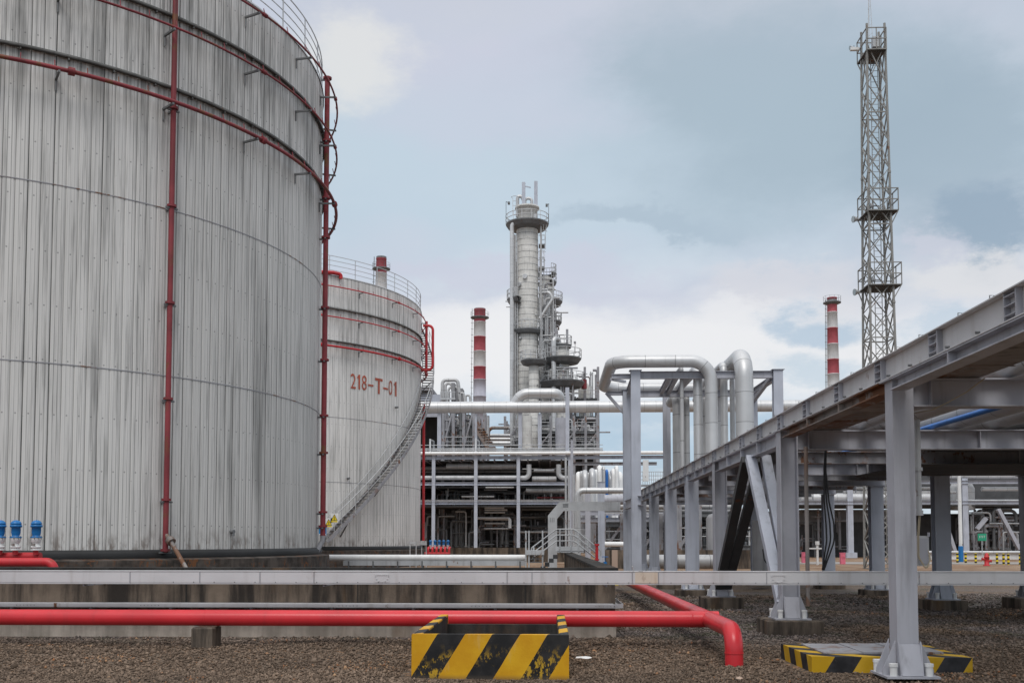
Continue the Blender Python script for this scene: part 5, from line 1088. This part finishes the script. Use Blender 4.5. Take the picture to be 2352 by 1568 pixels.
# ------------------------------------------------------------------ middle ground right of the tanks
MY = 52.0
def ibcol(px, ytop, Y, wpx, lab, mt='steel_light', nm='steel_column', zb=0):
    x = ax(px, Y, 1200); w_ = wpx*Y/F; z = az_(ytop, Y); m = MB(); m.ibeam((x, Y, zb), (x, Y, z), w_, w_, (0, 1, 0)); o = m.build(nm, mt, origin=(x, Y, 0)); tag(o, lab, 'column'); m = MB(); m.box(x-w_*.6, Y-w_*.6, z, x+w_*.6, Y+w_*.6, z+.02); m.build('cap_plate', mt, o); return o
ibcol(1381, 1107, MY, 15, 'pale blue grey steel column standing alone right of the crossover steps')
ibcol(1350, 1120, MY+8, 12, 'dim steel column behind the bent silver pipe right of the steps', 'steel')
ibcol(1314, 1010, 70, 6, 'slim tall post at the end of the pipe rack', 'steel'); 
for k, px in enumerate((1300, 1307, 1318)): pipe('standpipe', [at(px, 1285, 60), V(at(px, 1285, 60).x, 60, az_(1050+k*20, 60))], .06, 'galv', '%s of three thin standpipes beside the end of the rack' % ('leftmost', 'middle', 'rightmost')[k], group='thin standpipes')
xb = ax(1327, 50); pipe('bent_pipe', [(xb, 50, 0), (xb, 50, az_(1126, 50)), (ax(1490, 50, 1126), 50, az_(1126, 50))], .15, 'insul', 'silver pipe coming up beside the steps and bending right over the columns', bend=.3)
m = MB(); a = at(1322, 1215, 49.8); 
for k in range(13): m.box(a.x-.12+k*.05, 49.75, a.z-.95, a.x-.11+k*.05, 49.76, a.z)
for z in (0, -.3, -.6, -.95): m.tube([(a.x+.2+.32*math.cos(q*.7), 49.95+.25*math.sin(q*.7), a.z+z) for q in range(9)], .01, 4, closed=True)
tag(m.build('mesh_guard', 'galv'), 'wire mesh guard round the foot of the bent silver pipe', 'guard')
# row of short pipe bends, all silver
rn = random.Random(12); k = 0
names = 'first second third fourth fifth sixth seventh eighth ninth tenth eleventh twelfth thirteenth'.split()
for px in (1336, 1344, 1352, 1361, 1369, 1378, 1387, 1394, 1402, 1410, 1417, 1424, 1330):
    Y = 64+rn.random()*3; yt = rn.choice((1072, 1080, 1084, 1088)); r = rn.choice((.09, .12, .16, .2)); x = ax(px, Y, 1100); zt_ = az_(yt, Y); mt = 'blue_pipe' if px == 1394 else rn.choice(('insul', 'insul', 'white_trunk'))
    pipe('pipe_bend', [(x, Y, az_(1195, Y)), (x, Y, zt_), (x, Y+1.6, zt_), (x, Y+1.6, zt_-2.5)], r, mt, '%s upright pipe from the left in the dense row beside the portal column%s' % (names[k] if px != 1330 else 'outermost left', ', bright blue' if px == 1394 else ''), group='row of upright pipe bends', n=12); k += 1
m = MB(); m.box(ax(1318, 66), 63.5, az_(1200, 66), ax(1560, 66), 67.5, az_(1190, 66)); m.ibeam((ax(1318, 66), 63.4, az_(1178, 66)), (ax(1640, 66), 63.4, az_(1178, 66)), .4, .3); o = m.build('pipe_support', 'steel'); tag(o, 'steel ledge carrying the dense row of upright pipes', 'pipe support'); 
m = MB()
for px in (1322, 1420, 1500): x = ax(px, 66); m.ibeam((x, 64, 0), (x, 64, az_(1182, 66)), .25, .25, (0, 1, 0))
m.build('leg', 'steel_dim', o)
root = thing('ladder_platform', 'white railed platform and ladder just right of the tall portal column', 'platform', (ax(1487, 64), 64, 0))
m = MB(); m.box(ax(1478, 64), 64, az_(1105, 64), ax(1491, 64), 64.1, az_(1056, 64)); m.build('panel', 'white_paint', root); m = MB(); m.box(ax(1472, 64), 64.2, az_(1112, 64)-.1, ax(1525, 64), 65, az_(1112, 64)); m.box(ax(1472, 64), 64.9, 0, ax(1475, 64), 65, az_(1112, 64)); m.box(ax(1520, 64), 64.9, 0, ax(1523, 64), 65, az_(1112, 64)); m.build('deck', 'galv', root); m = MB()
for px in range(1473, 1526, 5): m.bar((ax(px, 64), 64.15, az_(1112, 64)), (ax(px, 64), 64.15, az_(1082, 64)), .03)
for y in (1083, 1092, 1101): m.bar((ax(1473, 64), 64.15, az_(y, 64)), (ax(1525, 64), 64.15, az_(y, 64)), .04)
m.build('guard_rail', 'galv', root)
m = MB(); z = az_(1288, 58); 
for (px0, px1, y0, y1, mt) in (): pass
hz = [(1386, 1640, 1147, .3, 'steel'), (1386, 1700, 1163, .18, 'insul_dim'), (1386, 1760, 1171, .12, 'insul_dim')]
for k, (a, b, y, r, mt) in enumerate(hz): pipe('level_pipe', [at(a, y, 60+k), V(at(b, y, 60+k).x, 60+k, at(a, y, 60+k).z)], r, mt, '%s level pipe crossing behind the trestle columns' % ('grey thick', 'pale', 'thin pale')[k])
pipe('level_pipe', [at(1386, 1249, 55), V(at(1452, 1249, 55).x, 55, at(1386, 1249, 55).z)], .14, 'white_trunk', 'short white level pipe left of the tall portal column, low down')
clutter('process_skid', 'process equipment with upright pipes seen between the trestle columns, left part', 'process skid', 1386, 1560, 1180, 1300, 62, 6, 41, 44, 24, frame=(4, (.3, .8)), fl=0, rmax=.15)
clutter('process_skid', 'process equipment with upright pipes seen between the trestle columns, middle part', 'process skid', 1560, 1790, 1160, 1300, 60, 7, 43, 50, 30, frame=(5, (.3, .85)), fl=0, rmax=.17)
for k, (px, w_, yt, Y) in enumerate(((1636, .35, 1190, 58), (1652, .3, 1190, 59), (1600, .3, 1195, 60))):
    m = MB(); x = ax(px, Y, 1230); m.lathe((x, Y, 0), [(w_, .2), (w_, az_(yt, Y)), (w_*.6, az_(yt, Y)+.2), (0, az_(yt, Y)+.28)], 20); tag(m.build('vessel', 'building_grey'), '%s upright grey vessel low between the trestle columns' % ('left', 'right', 'smallest')[k], 'vessel')
m = MB(); m.box(ax(1440, 70), 70, 0, ax(1830, 70), 70.3, az_(1180, 70)); tag(m.build('back_wall', 'building_grey'), 'grey wall closing the view behind the equipment between the trestle columns', 'wall')
m = MB(); m.box(ax(1386, 57), 57, 0, ax(1760, 57), 57.25, az_(1262, 57)); tag(m.build('low_wall', 'concrete_dark'), 'low dark concrete kerb wall behind the trestle columns', 'wall')
m = MB(); x0 = ax(1480, 50); m.tube([(x0, 50, .55), (ax(1690, 50), 50, .55)], .34, 16); tag(m.build('low_pipe', 'insul_dim'), 'thick dull pipe lying low between the trestle columns', 'pipe')
# big dark vessel right of chevron and light fittings
xv = ax(1745, 34); m = MB(); m.tube([(xv, 34, .15), (xv, 34, az_(1195, 34))], .25, 20); m.cyl((xv, 34, .1), (xv, 34, .2), .35); tag(m.build('standing_drum', 'building_grey'), 'upright grey drum behind the chevron braces of the trestle', 'vessel')
m = MB(); m.tube([at(1752, 1260, 32), at(1756, 1290, 32), at(1775, 1300, 32), at(1790, 1285, 32), at(1787, 1240, 32)], .02, 6, bend=.3); tag(m.build('black_hose', 'cable'), 'black hose hanging in a U between the second and third trestle columns', 'hose')

# ------------------------------------------------------------------ crossover steps over the turned wall
SY = 36.0
root = thing('crossover_steps', 'steel crossover steps with tube handrails climbing over the turned back wall', 'steps', (ax(1300, SY), SY, 0))
m = MB(); zp_ = az_(1264, SY); m.box(ax(1280, SY), SY-.4, zp_-.06, ax(1340, SY), SY+.5, zp_); m.box(ax(1276, SY), SY-.42, zp_, ax(1340, SY), SY-.4, zp_+.16); m.build('landing', 'galv', root)
for k in range(5):
    m = MB(); x = ax(1281-9.5*k, SY); z = zp_-.14*(k+1); m.box(x-.17, SY-.4, z-.14, x+.0, SY+.5, z); m.build('step', 'brace_dark', root)
m = MB()
for yo in (-.42, .52):
    Y = SY+yo; pts = [at(1220.8, 1266, SY), at(1220.8, 1257.5, SY), at(1277.9, 1214.6, SY), at(1316, 1214.6, SY), at(1325, 1219.7, SY), at(1367.6, 1253.7, SY), at(1379, 1263, SY), at(1380, 1276, SY)]
    for dz in (0, -.21, -.42):
        q = pts if dz == 0 else pts[1:-2]; m.tube([V(p.x, Y, p.z+dz) for p in q], .02, 8, bend=.12)
    for px, yt in ((1226, 1255), (1247, 1238), (1286, 1215), (1312, 1215), (1328, 1222), (1350, 1240)): x = ax(px, SY); m.cyl((x, Y, az_(1290 if px < 1280 else 1266, SY)), (x, Y, az_(yt, SY)), .024, 8)
m.build('handrail', 'galv', root)
root = thing('access_platform', 'small grey platform with tall channel posts at the right end of the white trunking', 'platform', (ax(1228, 35), 35, 0))
m = MB(); m.box(ax(1209, 35), 34.6, az_(1273, 35), ax(1250, 35), 35.6, az_(1263, 35)); m.build('deck', 'galv', root)
m = MB()
for px in (1210, 1217, 1248): x = ax(px, 35); m.chan((x, 34.7, .1), (x, 34.7, az_(1218, 35)), .1, .05, (0, 1, 0))
m.build('posts', 'galv', root); m = MB()
for y in (1283, 1291): m.box(ax(1212, 35), 34.7, az_(y, 35), ax(1248, 35), 34.74, az_(y, 35)+.03)
m.build('rungs', 'galv_dark', root)
m = MB(); a = at(1371, 1285, 33); m.cyl((a.x, 33, .9), (a.x, 33, az_(1250, 33)), .05, 12); m.cyl((a.x, 33, az_(1252, 33)), (a.x, 33, az_(1248, 33)), .08, 12); m.cyl((a.x, 33, az_(1286, 33)), (a.x, 33, az_(1283, 33)), .08, 12); tag(m.build('red_post', 'red_bright'), 'short red hydrant riser standing right of the crossover steps', 'hydrant pipe')
m = MB(); a = at(1390, 1293, 30); m.cyl((a.x, 30, a.z-.08), (a.x, 30, a.z+.05), .055, 12); m.cyl((a.x, 30, a.z), (a.x, 30, a.z+.2), .012, 6); m.cyl((a.x, 30, a.z+.19), (a.x, 30, a.z+.21), .1, 14); m.box(a.x-.05, 29.95, .05, a.x+.05, 30.05, a.z-.08); tag(m.build('blue_valve', 'blue_valve'), 'small blue hand wheel valve low beside the tall portal column', 'valve')
m = MB(); a = at(1412, 1280, 28); m.box(a.x-.08, 28, .6, a.x+.08, 28.04, az_(1262, 28)); o = m.build('tan_board', 'tan_board'); tag(o, 'upright tan board on a yellow and black foot at the foot of the portal column', 'board'); m = MB(); m.box(a.x-.09, 27.96, .35, a.x+.09, 28.06, .598); m.build('foot', 'sign_yellow', o)
# white trunking
TYY = 35.5; root = thing('white_trunking', 'long bright white trunking on grey boxed supports, in front of the farther tank', 'trunking', (ax(970, TYY), TYY, 0))
m = MB(); za, zb_ = az_(1273, TYY), az_(1287, TYY); m.tube([(ax(737, TYY), TYY, (za+zb_)/2), (ax(1209, TYY), TYY, (za+zb_)/2)], (za-zb_)/2, 16); m.build('cover', 'white_trunk', root)
m = MB(); m.box(ax(790, TYY), TYY-.1, zb_-.17, ax(1209, TYY), TYY+.3, zb_-.005); m.build('tray', 'galv', root)
m = MB()
for k in range(9): m.mark(); x = ax(745+k*56, TYY); m.box(x, TYY-.12, 0, x+.05, TYY+.25, zb_-.01)
m.each('support', 'galv_dark', root)
m = MB(); m.box(ax(700, 74), 74, 0, ax(1320, 74), 74.3, az_(1257, 74)); tag(m.build('far_bund_wall', 'concrete_dark'), 'far low stained wall right of the farther tank, behind the red manifold', 'wall')
# manifolds
def airvalve(x, y, zf, s, lab, root=None, grp=None):
    o = thing('air_valve', lab, 'valve', (x, y, zf), grp)
    m = MB(); m.lathe((x, y, zf), [(.05*s, 0), (.05*s, .08*s)], 14); m.build('stub', 'red_bright', o)
    m = MB(); m.lathe((x, y, zf+.08*s), [(0, 0), (.1*s, 0), (.1*s, .02*s), (.075*s, .02*s), (.075*s, .05*s), (.095*s, .05*s), (.095*s, .08*s), (.06*s, .1*s), (.07*s, .15*s), (.09*s, .17*s), (.09*s, .2*s), (.1*s, .22*s), (.1*s, .24*s), (0, .24*s)], 18); m.build('body', 'white_paint', o)
    m = MB(); m.lathe((x, y, zf+.325*s), [(0, 0), (.11*s, 0), (.11*s, .018*s), (.065*s, .03*s), (.075*s, .06*s), (.085*s, .1*s), (.085*s, .2*s), (.11*s, .21*s), (.11*s, .245*s), (.1*s, .25*s)], 18); m.build('housing', 'blue_valve', o)
    m = MB(); m.lathe((x, y, zf+.585*s), [(.06*s, -.02*s), (.1*s, 0), (.1*s, .02*s), (.085*s, .05*s), (.05*s, .075*s), (0, .085*s)], 18); m.build('cap', 'blue_valve', o)
    m = MB()
    for k in range(8):
        a = k*.785+.2; X9, Y9 = x+.093*s*math.cos(a), y+.093*s*math.sin(a); m.cyl((X9, Y9, zf+.29*s), (X9, Y9, zf+.36*s), .009*s, 6)
    m.build('bolts', 'galv_dark', o)
    m = MB(); m.box(x-.03*s, y-.1*s, zf+.17*s, x+.035*s, y-.093*s, zf+.215*s); m.build('tag_plate', 'steel_rusty', o)
VY = 19.0
for px, lab in ((0, 'blue topped air valve cut by the left edge of the picture'), (36, 'middle blue topped air valve on the red header at the left'), (83, 'rightmost blue topped air valve on the red header at the left')):
    x = ax(px, VY, 1240); airvalve(x, VY, az_(1277, VY)+.03, 1.0, lab, grp='blue air valves at the left edge')
za = az_(1277, VY+.15); pipe('red_header', [(-14, VY+.12, za), (ax(86, VY, 1277), VY+.12, za)], .075, 'red_bright', 'upper red header pipe under the blue air valves')
zb_ = az_(1291, VY-.3); pipe('red_header', [(-14, VY-.3, zb_), (ax(124, VY-.3, 1291), VY-.3, zb_), (ax(128, VY-.3, 1291), VY-.3, .3)], .085, 'red_bright', 'lower red header pipe at the left, bending down at its right end', bend=.16)
MYY = 57.0; ord_ = 'first second third fourth fifth'.split()
for k in range(5): px = 989+k*10; x = ax(px, MYY, 1250); airvalve(x, MYY, az_(1262, MYY), .85, '%s small far blue topped valve from the left on the red manifold' % ord_[k], grp='far blue valves on the red manifold')
root = thing('red_manifold', 'bright red manifold of short pipes low to the right of the farther tank', 'manifold', (ax(1010, MYY), MYY, 0))
m = MB(); m.cyl(at(975, 1270, MYY-.4), at(1034, 1270, MYY-.4), .07)
for k in range(6): x = ax(984+k*9.6, MYY-.3, 1260); m.tube([(x, MYY-.4, az_(1270, MYY)), (x, MYY-.4, az_(1257, MYY)), (x, MYY+.1, az_(1257, MYY))], .07, 8, bend=.15)
m.build('pipes', 'red_bright', root)
a = at(952, 1270, 53); root = thing('meter_stand', 'grey electrical box on posts beside the foot of the red riser of the farther tank', 'electrical box', (a.x, 53, 0)); m = MB()
for px in (941, 955, 968, 978): x = ax(px, 53); m.box(x, 53, 0, x+.04, 53.05, az_(1245, 53))
m.box(ax(939, 53), 52.98, az_(1248, 53), ax(957, 53), 53.1, az_(1243, 53)); m.build('posts', 'galv', root); m = MB(); m.box(ax(966, 53), 52.9, az_(1251, 53), ax(980, 53), 53.1, az_(1241, 53)); m.build('box', 'galv', root)

# ------------------------------------------------------------------ far right background, seen under the trestle
GY = 92.0
def gx(x): return ax(x, GY, 1200)
def gz(y): return az_(y, GY)
root = thing('far_building', 'long dark grey building wall seen under the trestle on the right', 'building', (gx(1960), GY+6, 0))
m = MB(); m.box(gx(1820), GY+6, 0, gx(2600), GY+7, gz(1176)); m.build('wall', 'building_dark', root); m = MB(); m.box(gx(1850), GY+5.9, gz(1196), gx(2100), GY+5.99, gz(1166)); m.build('cladding_band', 'building_grey', root)
m = MB(); m.box(gx(1800), GY+1, gz(1162), gx(2650), GY+7, gz(1159)); m.build('canopy', 'building_dark', root); m = MB(); m.box(gx(1800), GY+8, gz(1162), gx(2650), GY+8.4, gz(1062)); m.build('upper_wall', 'building_dark', root)
root = thing('far_pipe_rack', 'far right pipe rack seen in the gap beneath the trestle', 'pipe rack', (gx(2200), GY, 0))
m = MB(); m.ibeam((gx(1800), GY-.2, gz(1155)), (gx(2600), GY-.2, gz(1155)), .3, .3); m.ibeam((gx(1800), GY-.2, gz(1109)), (gx(2600), GY-.2, gz(1109)), .3, .3); m.build('rack_beam', 'steel', root)
for px in (1952, 2216, 2420): m = MB(); m.ibeam((gx(px), GY, 0), (gx(px), GY, gz(1100)), .5, .5, (0, 1, 0)); m.box(gx(px)-.5, GY-.4, 0, gx(px)+.5, GY+.4, .5); m.build('column', 'steel_light', root)
for (x0, y0, x1, y1) in ((2165, 1190, 2190, 1270), (2290, 1170, 2336, 1260), (2262, 1190, 2240, 1215)): m = MB(); m.bar((gx(x0), GY-.3, gz(y0)), (gx(x1), GY-.3, gz(y1)), .4, .3); m.build('brace', 'steel', root)
for k, (y, r, a, b, mt, lab) in enumerate(((1094, .3, 2160, 2600, 'insul', 'highest thick silver pipe of the far right rack'), (1124, .2, 2260, 2600, 'insul', 'silver pipe at the right end of the middle tier of the far rack'), (1122, .12, 1960, 2170, 'insul_dim', 'thin pipe on the left of the middle tier of the far rack'), (1131, .15, 1940, 2200, 'insul_dim', 'dull pipe just above the fat one of the far rack'), (1143, .42, 1840, 2180, 'insul', 'fattest silver pipe of the far rack ending behind its column'), (1150, .1, 2200, 2600, 'galv', 'thin lowest pipe at the right of the far rack'))):
    pipe('far_pipe', [(gx(a), GY+.3, gz(y)), (gx(b), GY+.3, gz(y))], r, mt, lab, group='pipes on the far right rack')
m = MB(); m.lathe((gx(2232), GY+2, gz(1170)), [(1.1, 0), (1.1, 2.0), (.8, 2.6), (0, 2.9)], 20); tag(m.build('far_vessel', 'insul_dim'), 'round topped vessel between the tiers of the far right rack', 'vessel')
clutter('far_pipework', 'dark tangled pipework on the right below the far rack', 'pipework', 2235, 2345, 1165, 1262, GY+1, 4, 51, 44, 34, mts=('steel_dim', 'galv', 'galv_dark', 'steel_dim'), rmax=.16)
clutter('far_pipework', 'sparse dark pipework in front of the far building wall', 'pipework', 1845, 1960, 1165, 1262, GY+3, 2, 52, 12, 8, mts=('galv_dark', 'steel_dim'), rmax=.14)
xq = ax(2206.5, 75); m = MB(); m.cyl((xq, 75, az_(1253, 75)), (xq, 75, az_(1086, 75)), .13, 14); o = m.build('pole', 'white_paint'); tag(o, 'tall white pole with a bright blue foot under the trestle at the right', 'pole'); m = MB(); m.cyl((xq, 75, 0), (xq, 75, az_(1253, 75)), .17, 14); m.build('foot', 'blue_valve', o)
m = MB(); m.box(ax(2120, 82), 82, az_(1283, 82), ax(2600, 82), 82.4, az_(1270, 82)); o = m.build('low_white_duct', 'white_paint'); tag(o, 'long low white duct behind the striped posts on the right', 'duct'); m = MB(); m.cyl((ax(2120, 82), 81.9, az_(1267, 82)), (ax(2600, 82), 81.9, az_(1267, 82)), .12); m.build('top_pipe', 'insul', o)
nm = 'first second third fourth fifth sixth seventh eighth ninth tenth eleventh'.split()
for k, px in enumerate((2162, 2168, 2181, 2199, 2218, 2241, 2270, 2290, 2305, 2316, 2343)):
    Y = 74.0-k*.8; x = ax(px, Y, 1280); root = thing('bollard', '%s yellow and black striped bollard from the left beside the far road' % nm[k], 'bollard', (x, Y, 0), 'striped bollards beside the far road')
    hgt = .72; m = MB(); m.cyl((x, Y, 0), (x, Y, hgt), .075, 10); m.build('post', 'sign_yellow', root); m = MB()
    for z in (.1, .36, .62): m.cyl((x, Y, z-.06), (x, Y, z+.06), .079, 10)
    m.build('black_bands', 'black_paint', root)
def hydrant(x, y, lab):
    root = thing('fire_hydrant', lab, 'fire hydrant', (x, y, 0)); m = MB(); m.lathe((x, y, 0), [(.22, 0), (.22, .05), (.14, .06), (.13, .5), (.17, .52), (.17, .58), (.13, .6), (.12, .72), (.06, .8), (0, .82)], 16); m.build('barrel', 'red_bright', root)
    for sx in (-1, 1): m = MB(); m.cyl((x, y, .42 if sx < 0 else .3), (x+sx*.27, y, .42 if sx < 0 else .3), .075, 10); m.cyl((x+sx*.25, y, .42 if sx < 0 else .3), (x+sx*.29, y, .42 if sx < 0 else .3), .1, 10); m.build('outlet', 'red_bright', root)
hydrant(ax(2265, 64), 64, 'bright red fire hydrant standing by the far road on the right')
xq = ax(2256, 72); root = thing('green_sign', 'small green sign on a thin post behind the fire hydrant', 'sign', (xq, 72, 0)); m = MB(); m.box(xq-.3, 72, az_(1241, 72), xq+.3, 72.03, az_(1231, 72)+.2); m.build('panel', 'green_sign', root); m = MB(); m.cyl((xq, 72.05, 0), (xq, 72.05, az_(1232, 72)), .03, 6); m.build('post', 'galv', root)
m = MB(); zc = az_(1234.5, 72)
for k in range(4): x = xq-.2+k*.11; m.box(x, 71.985, zc, x+.02, 71.995, zc+.16); m.box(x, 71.985, zc+.14, x+.07, 71.995, zc+.16)
m.build('marks', 'sign_white', root)
for k, px in enumerate((1934.5, 1846)):
    Y = 68+k*3; x = ax(px, Y); m = MB(); m.box(x-.15, Y-.15, 0, x+.15, Y+.15, .72); m.box(x-.17, Y-.17, .72, x+.17, Y+.17, .77); m.box(x-.1, Y-.26, .5, x+.1, Y-.252, .62); tag(m.build('marker_block', 'pink_paint'), ('whole pink marker block on the far ground beneath the trestle', 'pink marker block mostly hidden by the second trestle column')[k], 'marker block')
xq = ax(1877, 66); m = MB(); m.cyl((xq, 66, 0), (xq, 66, az_(1250, 66)), .08, 10); m.cyl((xq, 66, az_(1250, 66)), (xq, 66, az_(1242, 66)), .14, 10); m.box(xq-.6, 65.9, az_(1260, 66), xq+.6, 66.1, az_(1257, 66)); tag(m.build('standpipe', 'white_paint'), 'white and red topped standpipe on the far ground left of the hanging cables', 'standpipe')
# distant backdrop structures closing the horizon
for (a, b, y0, Y, mt, lab) in ((600, 1330, 1200, 150, 'building_dark', 'long low dark building on the skyline behind the pipe rack'), (1330, 1900, 1180, 150, 'building_grey', 'long low grey building on the skyline behind the trestle'), (1900, 2700, 1190, 160, 'building_dark', 'long dark building on the far right skyline')):
    m = MB(); m.box(ax(a, Y), Y, 0, ax(b, Y), Y+6, az_(y0, Y)); tag(m.build('far_shed', mt), lab, 'building')
print('objects', len(bpy.data.objects))
